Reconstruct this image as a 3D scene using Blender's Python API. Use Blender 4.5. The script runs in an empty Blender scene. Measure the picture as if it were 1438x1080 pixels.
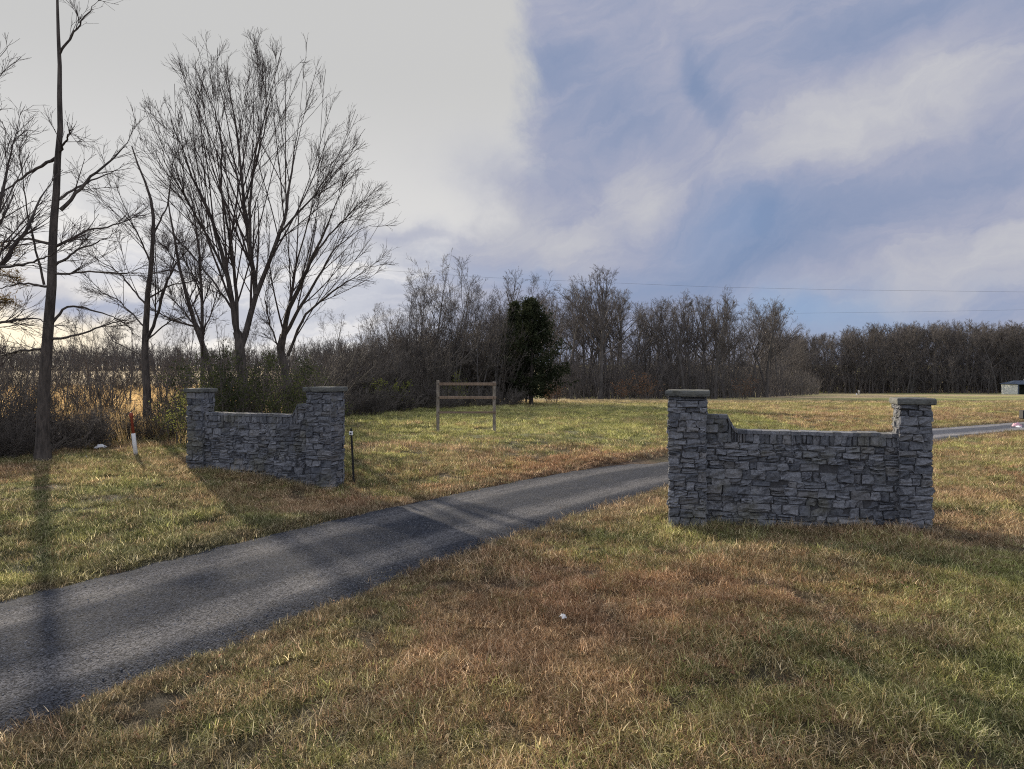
import bpy, math, random
import numpy as np
from mathutils import Vector

S = bpy.context.scene
COL = S.collection
PI = math.pi
F, CX, HY, CAMZ = 959.0, 719.0, 524.0, 2.26          # focal length in photo pixels, image centre, horizon row, eye height


def P(px, py, d):                                     # a measured photo pixel at a chosen distance -> metres
    return np.array([(px - CX) / F * d, d, CAMZ - (py - HY) / F * d])


# ------------------------------------------------------------------ noise
def _hash(ix, iy, seed):
    h = (ix.astype(np.int64) * 374761393 + iy.astype(np.int64) * 668265263 + seed * 974711) & 0x7fffffff
    h = ((h ^ (h >> 13)) * 1274126177) & 0x7fffffff
    return ((h ^ (h >> 16)) & 0xffff) / 65535.0


def vnoise(x, y, seed=0):
    x = np.asarray(x, float); y = np.asarray(y, float)
    ix, iy = np.floor(x), np.floor(y)
    fx, fy = x - ix, y - iy
    fx = fx * fx * (3 - 2 * fx); fy = fy * fy * (3 - 2 * fy)
    a, b = _hash(ix, iy, seed), _hash(ix + 1, iy, seed)
    c, d = _hash(ix, iy + 1, seed), _hash(ix + 1, iy + 1, seed)
    return (a * (1 - fx) + b * fx) * (1 - fy) + (c * (1 - fx) + d * fx) * fy


def fbm(x, y, seed=0, oct=4):
    t = 0; amp = .5; f = 1.0; n = 0
    for o in range(oct):
        t = t + amp * vnoise(x * f + o * 17.3, y * f - o * 9.1, seed + o); n += amp
        amp *= .5; f *= 2.03
    return t / n


def sstep(a, b, x):
    t = np.clip((x - a) / (b - a), 0, 1)
    return t * t * (3 - 2 * t)


def gs(x, y, cx, cy, sx, sy, rot=0.):
    c, s = math.cos(rot), math.sin(rot)
    u = (x - cx) * c + (y - cy) * s; v = -(x - cx) * s + (y - cy) * c
    return np.exp(-(u / sx) ** 2 - (v / sy) ** 2)


# ------------------------------------------------------------------ driveway and terrain
_ctrl = np.array([[-18.5, -16], [-12.8, -8], [-8.4, -1.2], [-4.66, 5.25], [-2.98, 8.15], [-1.13, 10.95], [2.0, 15.0], [5.5, 18.3], [10.2, 22.2], [16.4, 26.8],
                  [24.5, 31.6], [36, 38], [54, 47.5], [80, 60]], float)


def catmull(p, n=24):
    out = []
    q = np.vstack([2 * p[0] - p[1], p, 2 * p[-1] - p[-2]])
    for i in range(1, len(q) - 2):
        t = np.linspace(0, 1, n, endpoint=False)[:, None]
        a, b, c, d = q[i - 1], q[i], q[i + 1], q[i + 2]
        out.append(.5 * (2 * b + (c - a) * t + (2 * a - 5 * b + 4 * c - d) * t ** 2 + (3 * b - a - 3 * c + d) * t ** 3))
    out.append(p[-1:])
    return np.vstack(out)


RC = catmull(_ctrl)
RT = np.gradient(RC, axis=0); RT /= np.linalg.norm(RT, axis=1)[:, None]
RN = np.stack([RT[:, 1], -RT[:, 0]], 1)               # to the right of the way in
RS = np.concatenate([[0], np.cumsum(np.linalg.norm(np.diff(RC, axis=0), axis=1))])


def road_dist(x, y):
    x = np.atleast_1d(np.asarray(x, float)).ravel(); y = np.atleast_1d(np.asarray(y, float)).ravel()
    s = np.full(len(x), 99.0)
    near = (x > -30) & (x < 100) & (y > -30) & (y < 80)
    idx = np.nonzero(near)[0]
    for k in range(0, len(idx), 20000):
        i = idx[k:k + 20000]
        dx = x[i, None] - RC[None, :, 0]; dy = y[i, None] - RC[None, :, 1]
        d2 = dx * dx + dy * dy
        j = d2.argmin(1)
        r = np.arange(len(i))
        s[i] = dx[r, j] * RN[j, 0] + dy[r, j] * RN[j, 1]
        far = np.sqrt(d2[r, j])
        s[i] = np.sign(s[i] + 1e-9) * far
    return s


def half_width(x, y):
    return 1.55 - .012 * np.clip(np.asarray(y) - 12, 0, 30) * .5


def big(x, y):
    """the lie of the land without the driveway"""
    r = np.where(np.abs(y) < 1, 0, x / np.maximum(np.abs(y), 1))
    w = sstep(-.28, .05, r) * (y > 0)
    down = -.0225 * np.clip(y - 36, 0, 134) + .03 * np.clip(y - 172, 0, 400)
    up = .016 * np.clip(y - 60, 0, 500)
    z = w * down + (1 - w) * up
    z = z + .10 * (fbm(x * .09, y * .09, 5, 3) - .5) * sstep(18, 40, np.hypot(x, y))
    return z


def height(x, y):
    x = np.atleast_1d(np.asarray(x, float)).ravel(); y = np.atleast_1d(np.asarray(y, float)).ravel()
    s = np.abs(road_dist(x, y))
    z = big(x, y) - .10 + .23 * sstep(2.6, 6.2, s) + .05 * sstep(6, 14, s)
    # shallow bank and swale on the far side of the way in
    bank = np.exp(-((x - (.6 + (y - 17) * .9)) / 3.2) ** 2) * np.exp(-((y - 18.6) / 2.2) ** 2)
    z = z + .14 * bank
    m = sstep(1.2, 2.2, s)
    z = z + m * (.13 * (fbm(x * .55, y * .55, 1, 2) - .5) + .06 * (vnoise(x * 2.0, y * 2.0, 2) - .5))
    z = z - .09 * gs(x, y, -4.4, 13.7, 2.2, 1.3) - .09 * gs(x, y, 4.2, 9.9, 2.4, 1.2)
    hw = half_width(x, y)
    z = z - .07 * (1 - sstep(hw - .25, hw + .30, s))
    return z


def hz(x, y):
    return float(height([x], [y])[0])


# ------------------------------------------------------------------ object helpers
def link(o, parent=None):
    COL.objects.link(o)
    if parent is not None:
        o.parent = parent
    return o


def tag(o, label=None, cat=None, group=None, kind=None):
    for k, v in (('label', label), ('category', cat), ('group', group), ('kind', kind)):
        if v:
            o[k] = v
    return o


def empty(name, loc, rz=0.0, scale=1.0):
    o = bpy.data.objects.new(name, None)
    o.location = loc; o.rotation_euler = (0, 0, rz); o.scale = (scale,) * 3
    o.empty_display_size = .2
    return link(o)


def raw_mesh(name, V, loops, counts, mats, smooth=True, attrs=None, matidx=None):
    V = np.asarray(V, np.float32)
    me = bpy.data.meshes.new(name)
    me.vertices.add(len(V)); me.vertices.foreach_set('co', V.ravel())
    if len(counts):
        loops = np.asarray(loops, np.int32).ravel(); counts = np.asarray(counts, np.int32)
        me.loops.add(len(loops)); me.loops.foreach_set('vertex_index', loops)
        me.polygons.add(len(counts))
        st = np.concatenate([[0], np.cumsum(counts)[:-1]]).astype(np.int32)
        me.polygons.foreach_set('loop_start', st)
        me.polygons.foreach_set('use_smooth', np.full(len(counts), smooth, bool))
        if matidx is not None:
            me.polygons.foreach_set('material_index', np.asarray(matidx, np.int32))
    for an, (ty, arr) in (attrs or {}).items():
        a = me.attributes.new(an, ty, 'POINT')
        arr = np.asarray(arr, np.float32)
        a.data.foreach_set({'FLOAT': 'value', 'FLOAT_COLOR': 'color', 'FLOAT_VECTOR': 'vector'}[ty], arr.ravel())
    me.update(calc_edges=True)
    for m in (mats if isinstance(mats, (list, tuple)) else [mats]):
        if m is not None:
            me.materials.append(m)
    return me


def mesh_obj(name, me, parent=None):
    return link(bpy.data.objects.new(name, me), parent)


class MB:
    """collects shapes, builds one mesh"""
    def __init__(self): self.v = []; self.f = []; self.a = []; self.n = 0

    def add(self, V, Fs, tone=0.5):
        V = np.asarray(V, float)
        self.v.append(V); self.f += [[i + self.n for i in f] for f in Fs]
        self.a.append(np.full(len(V), tone)); self.n += len(V)

    def box(self, lo, hi, bev=0.0, M=None, tone=.5, jit=0.0, rng=None):
        lo = np.array(lo, float); hi = np.array(hi, float)
        if bev <= 0:
            V = np.array([[x, y, z] for x in (lo[0], hi[0]) for y in (lo[1], hi[1]) for z in (lo[2], hi[2])])
            Fs = [[0, 1, 3, 2], [4, 6, 7, 5], [0, 4, 5, 1], [2, 3, 7, 6], [0, 2, 6, 4], [1, 5, 7, 3]]
        else:
            V = []; ids = {}
            for ix in (0, 1):
                for iy in (0, 1):
                    for iz in (0, 1):
                        c = np.array([(lo, hi)[ix][0], (lo, hi)[iy][1], (lo, hi)[iz][2]])
                        sgn = np.array([1 - 2 * ix, 1 - 2 * iy, 1 - 2 * iz]) * bev
                        for ax in range(3):
                            q = c + sgn; q[ax] = c[ax]
                            ids[(ix, iy, iz, ax)] = len(V); V.append(q)
            Fs = []
            for ax in range(3):
                o1, o2 = (ax + 1) % 3, (ax + 2) % 3
                for s_ in (0, 1):
                    ring = []
                    for a_, b_ in ((0, 0), (1, 0), (1, 1), (0, 1)):
                        k = [0, 0, 0]; k[ax] = s_; k[o1] = a_; k[o2] = b_
                        ring.append(ids[(*k, ax)])
                    Fs.append(ring if s_ else ring[::-1])
                for a_ in (0, 1):
                    for b_ in (0, 1):
                        k0 = [0, 0, 0]; k0[o1] = a_; k0[o2] = b_
                        k1 = list(k0); k1[ax] = 1
                        r = [ids[(*k0, o1)], ids[(*k1, o1)], ids[(*k1, o2)], ids[(*k0, o2)]]
                        Fs.append(r if (a_ == b_) else r[::-1])
            for ix in (0, 1):
                for iy in (0, 1):
                    for iz in (0, 1):
                        r = [ids[(ix, iy, iz, a)] for a in range(3)]
                        Fs.append(r if (ix + iy + iz) % 2 else r[::-1])
            V = np.array(V)
        if jit and rng is not None:
            V = V + rng.normal(0, jit, V.shape)
        if M is not None:
            V = V @ np.array(M[0]).T + np.array(M[1])
        self.add(V, Fs, tone)

    def tube(self, pts, rad, sides=8, cap=True, tone=.5):
        pts = np.asarray(pts, float); n = len(pts)
        rad = np.broadcast_to(np.asarray(rad, float), (n,))
        t = np.gradient(pts, axis=0); t /= np.linalg.norm(t, axis=1)[:, None] + 1e-12
        ref = np.array([1., 0, 0]) if abs(t.mean(0)[0]) < .7 else np.array([0, 1., 0])
        u = ref - (t @ ref)[:, None] * t; u /= np.linalg.norm(u, axis=1)[:, None]
        w = np.cross(t, u)
        a = np.linspace(0, 2 * PI, sides, endpoint=False)
        V = pts[:, None] + rad[:, None, None] * (np.cos(a)[None, :, None] * u[:, None] + np.sin(a)[None, :, None] * w[:, None])
        Fs = []
        for i in range(n - 1):
            for k in range(sides):
                k2 = (k + 1) % sides
                Fs.append([i * sides + k, i * sides + k2, (i + 1) * sides + k2, (i + 1) * sides + k])
        if cap:
            Fs.append(list(range(sides))[::-1]); Fs.append([(n - 1) * sides + k for k in range(sides)])
        self.add(V.reshape(-1, 3), Fs, tone)

    def build(self, name, mat, parent=None, smooth=False):
        V = np.vstack(self.v); a = np.concatenate(self.a)
        loops = [i for f in self.f for i in f]
        me = raw_mesh(name, V, loops, [len(f) for f in self.f], mat, smooth, {'tone': ('FLOAT', a)})
        return mesh_obj(name, me, parent)


# ------------------------------------------------------------------ node helpers
class NT:
    def __init__(self, tree): self.t = tree

    def n(self, ty, **kw):
        nd = self.t.nodes.new(ty)
        for k, v in kw.items():
            setattr(nd, k, v)
        return nd

    def l(self, a, b): self.t.links.new(a, b)

    def put(self, sock, v):
        if hasattr(v, 'is_linked') or isinstance(v, bpy.types.NodeSocket):
            self.l(v, sock)
        else:
            sock.default_value = v

    def m(self, op, a, b=None, c=None, clamp=False):
        nd = self.n('ShaderNodeMath', operation=op, use_clamp=clamp)
        self.put(nd.inputs[0], a)
        if b is not None: self.put(nd.inputs[1], b)
        if c is not None: self.put(nd.inputs[2], c)
        return nd.outputs[0]

    def vm(self, op, a, b=None, scale=None):
        nd = self.n('ShaderNodeVectorMath', operation=op)
        self.put(nd.inputs[0], a)
        if b is not None: self.put(nd.inputs[1], b)
        if scale is not None: self.put(nd.inputs['Scale'], scale)
        return nd.outputs[0]

    def mix(self, f, a, b, blend='MIX'):
        nd = self.n('ShaderNodeMix', data_type='RGBA', blend_type=blend)
        self.put(nd.inputs[0], f); self.put(nd.inputs[6], a); self.put(nd.inputs[7], b)
        return nd.outputs[2]

    def noise(self, vec, scale, detail=3, rough=.5, dist=0.0, color=False):
        nd = self.n('ShaderNodeTexNoise')
        if vec is not None: self.l(vec, nd.inputs['Vector'])
        nd.inputs['Scale'].default_value = scale; nd.inputs['Detail'].default_value = detail
        nd.inputs['Roughness'].default_value = rough; nd.inputs['Distortion'].default_value = dist
        return nd.outputs['Color' if color else 'Fac']

    def ss(self, x, a, b, lo=0., hi=1.):
        nd = self.n('ShaderNodeMapRange', interpolation_type='SMOOTHSTEP')
        self.put(nd.inputs[0], x); self.put(nd.inputs[1], a); self.put(nd.inputs[2], b)
        self.put(nd.inputs[3], lo); self.put(nd.inputs[4], hi)
        return nd.outputs[0]

    def attr(self, name, kind='GEOMETRY'):
        return self.n('ShaderNodeAttribute', attribute_name=name, attribute_type=kind)

    def ramp(self, f, stops):
        nd = self.n('ShaderNodeValToRGB'); cr = nd.color_ramp
        while len(cr.elements) < len(stops): cr.elements.new(.5)
        for e, (p, c) in zip(cr.elements, stops):
            e.position = p; e.color = (*c, 1)
        self.l(f, nd.inputs[0])
        return nd.outputs[0]


def new_mat(name):
    m = bpy.data.materials.new(name); m.use_nodes = True
    nt = NT(m.node_tree)
    b = m.node_tree.nodes['Principled BSDF']
    b.inputs['Specular IOR Level'].default_value = .25
    return m, nt, b


def c4(c): return (c[0], c[1], c[2], 1.0)


def mat_simple(name, col, rough=.7, var=.25, scale=6., bump=0., metal=0., spec=.25):
    m, nt, b = new_mat(name)
    tc = nt.n('ShaderNodeTexCoord').outputs['Object']
    nz = nt.noise(tc, scale, 5, .6)
    f = nt.ss(nz, .25, .75, 1 - var, 1 + var)
    cc = nt.vm('SCALE', tuple(col), scale=f)
    nt.l(cc, b.inputs['Base Color'])
    b.inputs['Roughness'].default_value = rough; b.inputs['Metallic'].default_value = metal
    b.inputs['Specular IOR Level'].default_value = spec
    if bump:
        bp = nt.n('ShaderNodeBump'); bp.inputs['Strength'].default_value = bump; bp.inputs['Distance'].default_value = .01
        nt.l(nz, bp.inputs['Height']); nt.l(bp.outputs[0], b.inputs['Normal'])
    return m


def mat_bark(name, c1, c2, scale=9.):
    m, nt, b = new_mat(name)
    tc = nt.n('ShaderNodeTexCoord').outputs['Object']
    mp = nt.n('ShaderNodeMapping'); mp.inputs['Scale'].default_value = (1, 1, .18); nt.l(tc, mp.inputs[0])
    n1 = nt.noise(mp.outputs[0], scale * 2, 5, .65)
    n2 = nt.noise(tc, scale * .22, 3, .5)
    f = nt.m('ADD', nt.m('MULTIPLY', n1, .65), nt.m('MULTIPLY', n2, .35))
    nt.l(nt.mix(nt.ss(f, .35, .65), c4(c1), c4(c2)), b.inputs['Base Color'])
    b.inputs['Roughness'].default_value = .9
    bp = nt.n('ShaderNodeBump'); bp.inputs['Strength'].default_value = .6; bp.inputs['Distance'].default_value = .02
    nt.l(n1, bp.inputs['Height']); nt.l(bp.outputs[0], b.inputs['Normal'])
    return m


def mat_leaf(name, c1, c2, trans=.35):
    """leaves and needles: colour varies per spray, part of the light comes through"""
    m = bpy.data.materials.new(name); m.use_nodes = True
    nt = NT(m.node_tree); m.node_tree.nodes.remove(m.node_tree.nodes['Principled BSDF'])
    out = m.node_tree.nodes['Material Output']
    f = nt.attr('tone').outputs['Fac']
    col = nt.mix(f, c4(c1), c4(c2))
    d = nt.n('ShaderNodeBsdfDiffuse'); t = nt.n('ShaderNodeBsdfTranslucent'); mx = nt.n('ShaderNodeMixShader')
    nt.l(col, d.inputs[0]); nt.l(col, t.inputs[0]); mx.inputs[0].default_value = trans
    nt.l(d.outputs[0], mx.inputs[1]); nt.l(t.outputs[0], mx.inputs[2]); nt.l(mx.outputs[0], out.inputs[0])
    return m


# ------------------------------------------------------------------ ground colours (what grows where)
GREEN = np.array([.135, .150, .066]); YGREEN = np.array([.365, .365, .125]); STRAW = np.array([.47, .375, .22])
BROWN = np.array([.30, .185, .112]); SOIL = np.array([.085, .066, .05]); RUST = np.array([.36, .190, .105])


def cover(x, y, mixed=0):
    """turf colour at ground points: (n,3)"""
    x = np.asarray(x, float); y = np.asarray(y, float)
    s = road_dist(x, y); a = np.abs(s)
    n1 = fbm(x * .55, y * .55, 11, 4); n2 = fbm(x * 1.3, y * 1.3, 21, 4); n3 = fbm(x * .9 + 40, y * .9, 31, 3)
    brown = .42 + 1.9 * (n1 - .5) + 1.0 * (n2 - .5)
    brown += .75 * gs(x, y, 1.6, 7.0, 2.6, 1.9) + .45 * gs(x, y, -.3, 5.6, 1.6, 1.3, .9) + .5 * gs(x, y, 8.6, 12.5, 3.2, 5.0)
    brown += .85 * gs(x, y, 2.6, 17.6, 5.0, 1.2, .72) + .5 * gs(x, y, -2.6, 12.2, 1.5, 1.2)
    brown += .35 * gs(x, y, 20, 33, 20, 5, .5)
    brown -= .75 * gs(x, y, 3.9, 4.6, 2.3, 1.3) + .5 * gs(x, y, -7, 10.0, 3.2, 3.6) + .3 * gs(x, y, 5.5, 6.6, 1.5, 1.5)
    brown -= .75 * sstep(19.5, 23, y) * (1 - sstep(45, 90, y)) * (x < 12)
    if mixed:
        rr = np.random.default_rng(mixed); brown = brown + rr.normal(0, .42, len(x)); n2 = n2 + rr.normal(0, .22, len(x)); n3 = n3 + rr.normal(0, .2, len(x))
    brown = np.clip(brown, 0, 1)
    yel = np.clip(.35 + 1.4 * (n3 - .5) + .35 * sstep(19, 24, y) - .25 * gs(x, y, -7, 10, 5, 5), 0, 1)
    col = GREEN * (1 - yel[:, None]) + YGREEN * yel[:, None]
    st = np.clip(.35 + 1.8 * (n2 - .5), 0, 1)
    bc = BROWN * (1 - .5 * st[:, None]) + STRAW * .5 * st[:, None]
    rust = np.clip(.15 + gs(x, y, 2.6, 17.4, 5.5, 1.3, .72) + .5 * gs(x, y, 1.6, 7, 2.2, 1.6) + 1.2 * (fbm(x * .6, y * .6, 77, 3) - .58), 0, 1)
    bc = bc * (1 - .8 * rust[:, None]) + RUST * .8 * rust[:, None]
    col = col * (1 - brown[:, None]) + bc * brown[:, None]
    # farther fields: mown bands, tan strips
    far = sstep(38, 70, y)[:, None] * (x / np.maximum(y, 1) > -.1)[:, None]
    band = fbm(x * .02 + y * .01, y * .11, 51, 3)
    fcol = (YGREEN * .8 + GREEN * .2) * (1 - sstep(.42, .62, band)[:, None]) + (STRAW * .75 + BROWN * .2) * sstep(.42, .62, band)[:, None]
    col = col * (1 - far) + fcol * far
    lf = ((x / np.maximum(y, 1) < -.33) & (y > 24))[:, None] * 1.0
    col = col * (1 - lf) + (STRAW * 1.05 + np.array([.03, 0, -.02])) * lf
    e = sstep(.60, .72, fbm(x * 2.1, y * 2.1, 123, 3))[:, None] * .6
    col = col * (1 - e) + np.array([.17, .125, .085]) * e
    # bare dirt along the edge of the way in
    e = (1 - sstep(1.6, 2.1 + .5 * n2, a))[:, None] * .55
    col = col * (1 - e) + (SOIL * 1.5) * e
    return col


# ------------------------------------------------------------------ materials
def mat_ground():
    m, nt, b = new_mat('turf soil')
    pos = nt.n('ShaderNodeNewGeometry').outputs['Position']
    at = nt.attr('tint').outputs['Color']
    n1 = nt.noise(pos, 38., 6, .75); n2 = nt.noise(pos, 7., 5, .65); n3 = nt.noise(pos, 1.4, 5, .7)
    f = nt.m('MULTIPLY', nt.ss(n1, .3, .7, .55, 1.35), nt.ss(n2, .3, .7, .7, 1.25))
    f = nt.m('MULTIPLY', f, nt.ss(n3, .3, .7, .8, 1.18))
    nt.l(nt.vm('SCALE', at, scale=f), b.inputs['Base Color'])
    b.inputs['Roughness'].default_value = .95
    bp = nt.n('ShaderNodeBump'); bp.inputs['Strength'].default_value = .9; bp.inputs['Distance'].default_value = .06
    nt.l(nt.m('ADD', n1, n2), bp.inputs['Height']); nt.l(bp.outputs[0], b.inputs['Normal'])
    return m


def mat_road():
    m, nt, b = new_mat('compacted gravel')
    pos = nt.n('ShaderNodeNewGeometry').outputs['Position']
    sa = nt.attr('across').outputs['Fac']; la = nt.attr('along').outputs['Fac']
    cv = nt.n('ShaderNodeCombineXYZ'); nt.l(nt.m('MULTIPLY', sa, 1.3), cv.inputs[0]); nt.l(nt.m('MULTIPLY', la, .22), cv.inputs[1])
    w = nt.noise(cv.outputs[0], 1.6, 4, .6)
    s2 = nt.m('ADD', sa, nt.m('MULTIPLY', nt.m('SUBTRACT', w, .5), .55))
    # wheel tracks: paler, finer; middle and verge: loose dark bluish stone
    d1 = nt.m('ABSOLUTE', nt.m('SUBTRACT', nt.m('ABSOLUTE', s2), .82))
    track = nt.ss(d1, .10, .46, 1., 0.)
    big = nt.noise(cv.outputs[0], 5., 4, .6)
    track = nt.m('MULTIPLY', track, nt.ss(big, .25, .6, .45, 1.))
    vo = nt.n('ShaderNodeTexVoronoi'); vo.inputs['Scale'].default_value = 62.; nt.l(pos, vo.inputs['Vector'])
    vo2 = nt.n('ShaderNodeTexVoronoi'); vo2.inputs['Scale'].default_value = 110.; nt.l(pos, vo2.inputs['Vector'])
    sep = nt.n('ShaderNodeSeparateColor'); nt.l(vo.outputs['Color'], sep.inputs[0])
    sep2 = nt.n('ShaderNodeSeparateColor'); nt.l(vo2.outputs['Color'], sep2.inputs[0])
    peb = nt.m('ADD', nt.m('MULTIPLY', sep.outputs[0], .5), nt.m('MULTIPLY', sep2.outputs[0], .5))
    base = nt.mix(track, (.035, .038, .047, 1), (.094, .092, .096, 1))
    nz = nt.noise(pos, 2.2, 5, .65)
    base = nt.vm('SCALE', base, scale=nt.ss(la, 43., 54., 1., 2.1))                  # grazing sunlight painted in: gravel colour raised along the far stretch
    base = nt.mix(nt.ss(nz, .45, .75, 0., .4), base, (.070, .066, .063, 1))
    f = nt.m('MULTIPLY', nt.ss(peb, .15, .85, .35, 1.75), nt.ss(nt.noise(pos, 21., 4, .7), .3, .7, .75, 1.25))
    nt.l(nt.vm('SCALE', base, scale=f), b.inputs['Base Color'])
    b.inputs['Roughness'].default_value = 1.0; b.inputs['Specular IOR Level'].default_value = .05
    h = nt.m('ADD', nt.m('MULTIPLY', vo.outputs['Distance'], -1.0), nt.m('MULTIPLY', vo2.outputs['Distance'], -.4))
    bp = nt.n('ShaderNodeBump'); bp.inputs['Strength'].default_value = .8; bp.inputs['Distance'].default_value = .007
    nt.l(h, bp.inputs['Height']); nt.l(bp.outputs[0], b.inputs['Normal'])
    return m


def mat_stone(name, dark, light, moss=.25, tile=7.):
    m, nt, b = new_mat(name)
    tc = nt.n('ShaderNodeTexCoord').outputs['Object']
    tone = nt.attr('tone').outputs['Fac']
    off = nt.n('ShaderNodeCombineXYZ'); nt.l(nt.m('MULTIPLY', tone, 37.), off.inputs[0]); nt.l(nt.m('MULTIPLY', tone, 91.), off.inputs[2])
    v = nt.vm('ADD', tc, off.outputs[0])
    n1 = nt.noise(v, tile, 6, .7, .6); n2 = nt.noise(v, tile * 5, 5, .7); n3 = nt.noise(tc, 1.7, 4, .6)
    t = nt.m('ADD', nt.m('MULTIPLY', tone, .55), nt.m('MULTIPLY', nt.ss(n1, .3, .7), .45))
    base = nt.mix(t, c4(dark), c4(light))
    base = nt.mix(nt.ss(n1, .50, .62, 0., .7), base, (dark[0] * .4, dark[1] * .4, dark[2] * .45, 1))   # dark mineral blotches
    base = nt.mix(nt.ss(nt.m('FRACT', nt.m('MULTIPLY', tone, 7.3)), .72, .97, 0., .32), base, (.165, .152, .138, 1))
    base = nt.mix(nt.ss(n3, .50, .70, 0., moss), base, (.10, .095, .06, 1))                        # lichen and dirt
    base = nt.vm('SCALE', base, scale=nt.ss(n2, .25, .75, .68, 1.32))
    nt.l(base, b.inputs['Base Color'])
    b.inputs['Roughness'].default_value = .88
    bp = nt.n('ShaderNodeBump'); bp.inputs['Strength'].default_value = .85; bp.inputs['Distance'].default_value = .018
    nt.l(nt.m('ADD', n1, nt.m('MULTIPLY', n2, .5)), bp.inputs['Height']); nt.l(bp.outputs[0], b.inputs['Normal'])
    return m


def mat_grass(name, straw=(.50, .42, .30), trans=.45):
    m = bpy.data.materials.new(name); m.use_nodes = True
    nt = NT(m.node_tree); m.node_tree.nodes.remove(m.node_tree.nodes['Principled BSDF'])
    out = m.node_tree.nodes['Material Output']
    tint = nt.attr('tint', 'INSTANCER').outputs['Color']
    dry = nt.attr('tone').outputs['Fac']
    rnd = nt.n('ShaderNodeObjectInfo').outputs['Random']
    col = nt.mix(nt.ss(dry, .55, 1., 0., .5), tint, c4(straw))
    col = nt.vm('SCALE', col, scale=nt.m('MULTIPLY', nt.ss(dry, 0., 1., .46, 1.85), nt.ss(rnd, 0., 1., .62, 1.5)))
    d = nt.n('ShaderNodeBsdfDiffuse'); t = nt.n('ShaderNodeBsdfTranslucent'); mx = nt.n('ShaderNodeMixShader')
    nt.l(col, d.inputs[0]); nt.l(col, t.inputs[0]); mx.inputs[0].default_value = trans
    nt.l(d.outputs[0], mx.inputs[1]); nt.l(t.outputs[0], mx.inputs[2]); nt.l(mx.outputs[0], out.inputs[0])
    return m


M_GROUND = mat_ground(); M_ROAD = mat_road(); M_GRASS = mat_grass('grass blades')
M_STONE = mat_stone('ashlar stone', (.042, .047, .059), (.230, .235, .258), .5)
M_CAP = mat_stone('cast cap stone', (.065, .068, .066), (.15, .152, .142), .6, 4.)
M_MORTAR = mat_simple('dark mortar', (.055, .055, .06), .95, .3, 30., .5)
M_BARK = mat_bark('grey bark', (.032, .027, .025), (.105, .088, .077))
M_TWIG = mat_simple('dark twigs', (.062, .048, .044), .9, .25, 3.)
M_FBARK = mat_bark('wood edge bark', (.050, .046, .044), (.135, .122, .115), 4.)
M_FTWIG = mat_simple('wood edge twigs', (.098, .087, .083), .9, .3, 1.2)
M_BRUSH = mat_simple('brush twigs', (.105, .091, .080), .9, .5, .9)
M_PEBBLE = mat_simple('loose stone', (.17, .17, .18), .85, .6, 40.)
M_WOOD = mat_bark('weathered timber', (.13, .112, .092), (.27, .235, .195), 14.)
M_RAIL = mat_bark('brown timber rail', (.13, .092, .068), (.235, .175, .13), 14.)
M_BLACK = mat_simple('black painted steel', (.018, .018, .020), .55, .2)
M_WHITE = mat_simple('white plastic', (.72, .72, .74), .45, .08)
M_ORANGE = mat_simple('faded orange red plastic', (.27, .060, .035), .6, .3)
M_SHEDWALL = mat_simple('cream steel siding', (.80, .80, .74), .5, .05)
M_SHEDROOF = mat_simple('blue grey steel roof', (.055, .075, .11), .35, .15)
M_SHEDIN = mat_simple('dark shed interior', (.02, .025, .02), .9)
M_PINK = mat_simple('pinkish plastic film', (.62, .36, .42), .5, .1)
M_WIRE = mat_simple('weathered cable', (.05, .052, .06), .6)
M_CEDAR = mat_leaf('cedar sprays', (.010, .015, .010), (.055, .062, .034), .2)
M_GLEAF = mat_leaf('evergreen privet leaves', (.020, .028, .013), (.075, .088, .038), .3)
M_YLEAF = mat_leaf('pale honeysuckle leaves', (.10, .12, .03), (.26, .27, .08), .45)
M_RLEAF = mat_leaf('russet beech leaves', (.13, .072, .045), (.23, .14, .085), .3)
M_NEEDLE = mat_leaf('browned pine needles', (.09, .055, .02), (.17, .12, .045), .35)

# ------------------------------------------------------------------ ground sheet
def axis(lo, hi, step, far_lo, far_hi):
    core = list(np.arange(lo, hi + 1e-6, step))
    d, x = step, core[-1]
    while x < far_hi:
        d *= 1.09; x += d; core.append(x)
    d, x = step, lo; head = []
    while x > far_lo:
        d *= 1.09; x -= d; head.append(x)
    return np.array(head[::-1] + core)


gx = axis(-16, 22, .16, -1600, 1600); gy = axis(2.0, 34, .16, -400, 2200)
GX, GY = np.meshgrid(gx, gy)
gz = height(GX, GY)
nx, ny = len(gx), len(gy)
ii = (np.arange(ny - 1)[:, None] * nx + np.arange(nx - 1)[None, :]).ravel()
quads = np.stack([ii, ii + 1, ii + nx + 1, ii + nx], 1)
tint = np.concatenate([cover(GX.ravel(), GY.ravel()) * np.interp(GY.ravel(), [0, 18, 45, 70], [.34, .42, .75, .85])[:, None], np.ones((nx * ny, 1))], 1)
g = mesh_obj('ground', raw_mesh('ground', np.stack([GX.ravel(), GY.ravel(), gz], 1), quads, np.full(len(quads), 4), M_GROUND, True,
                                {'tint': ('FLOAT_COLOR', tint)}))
tag(g, 'rough winter turf, brown and olive green, running from the camera to the woods', kind='structure')

# driveway sheet: its ragged sides run into the turf
ns = 2; rc = catmull(_ctrl, 70)
rt = np.gradient(rc, axis=0); rt /= np.linalg.norm(rt, axis=1)[:, None]
rn = np.stack([rt[:, 1], -rt[:, 0]], 1)
rl = np.concatenate([[0], np.cumsum(np.linalg.norm(np.diff(rc, axis=0), axis=1))])
acr = np.linspace(-2.0, 2.0, 33)
X = rc[:, 0][:, None] + rn[:, 0][:, None] * acr; Y = rc[:, 1][:, None] + rn[:, 1][:, None] * acr
A = np.broadcast_to(acr, X.shape); Lr = np.broadcast_to(rl[:, None], X.shape)


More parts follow.
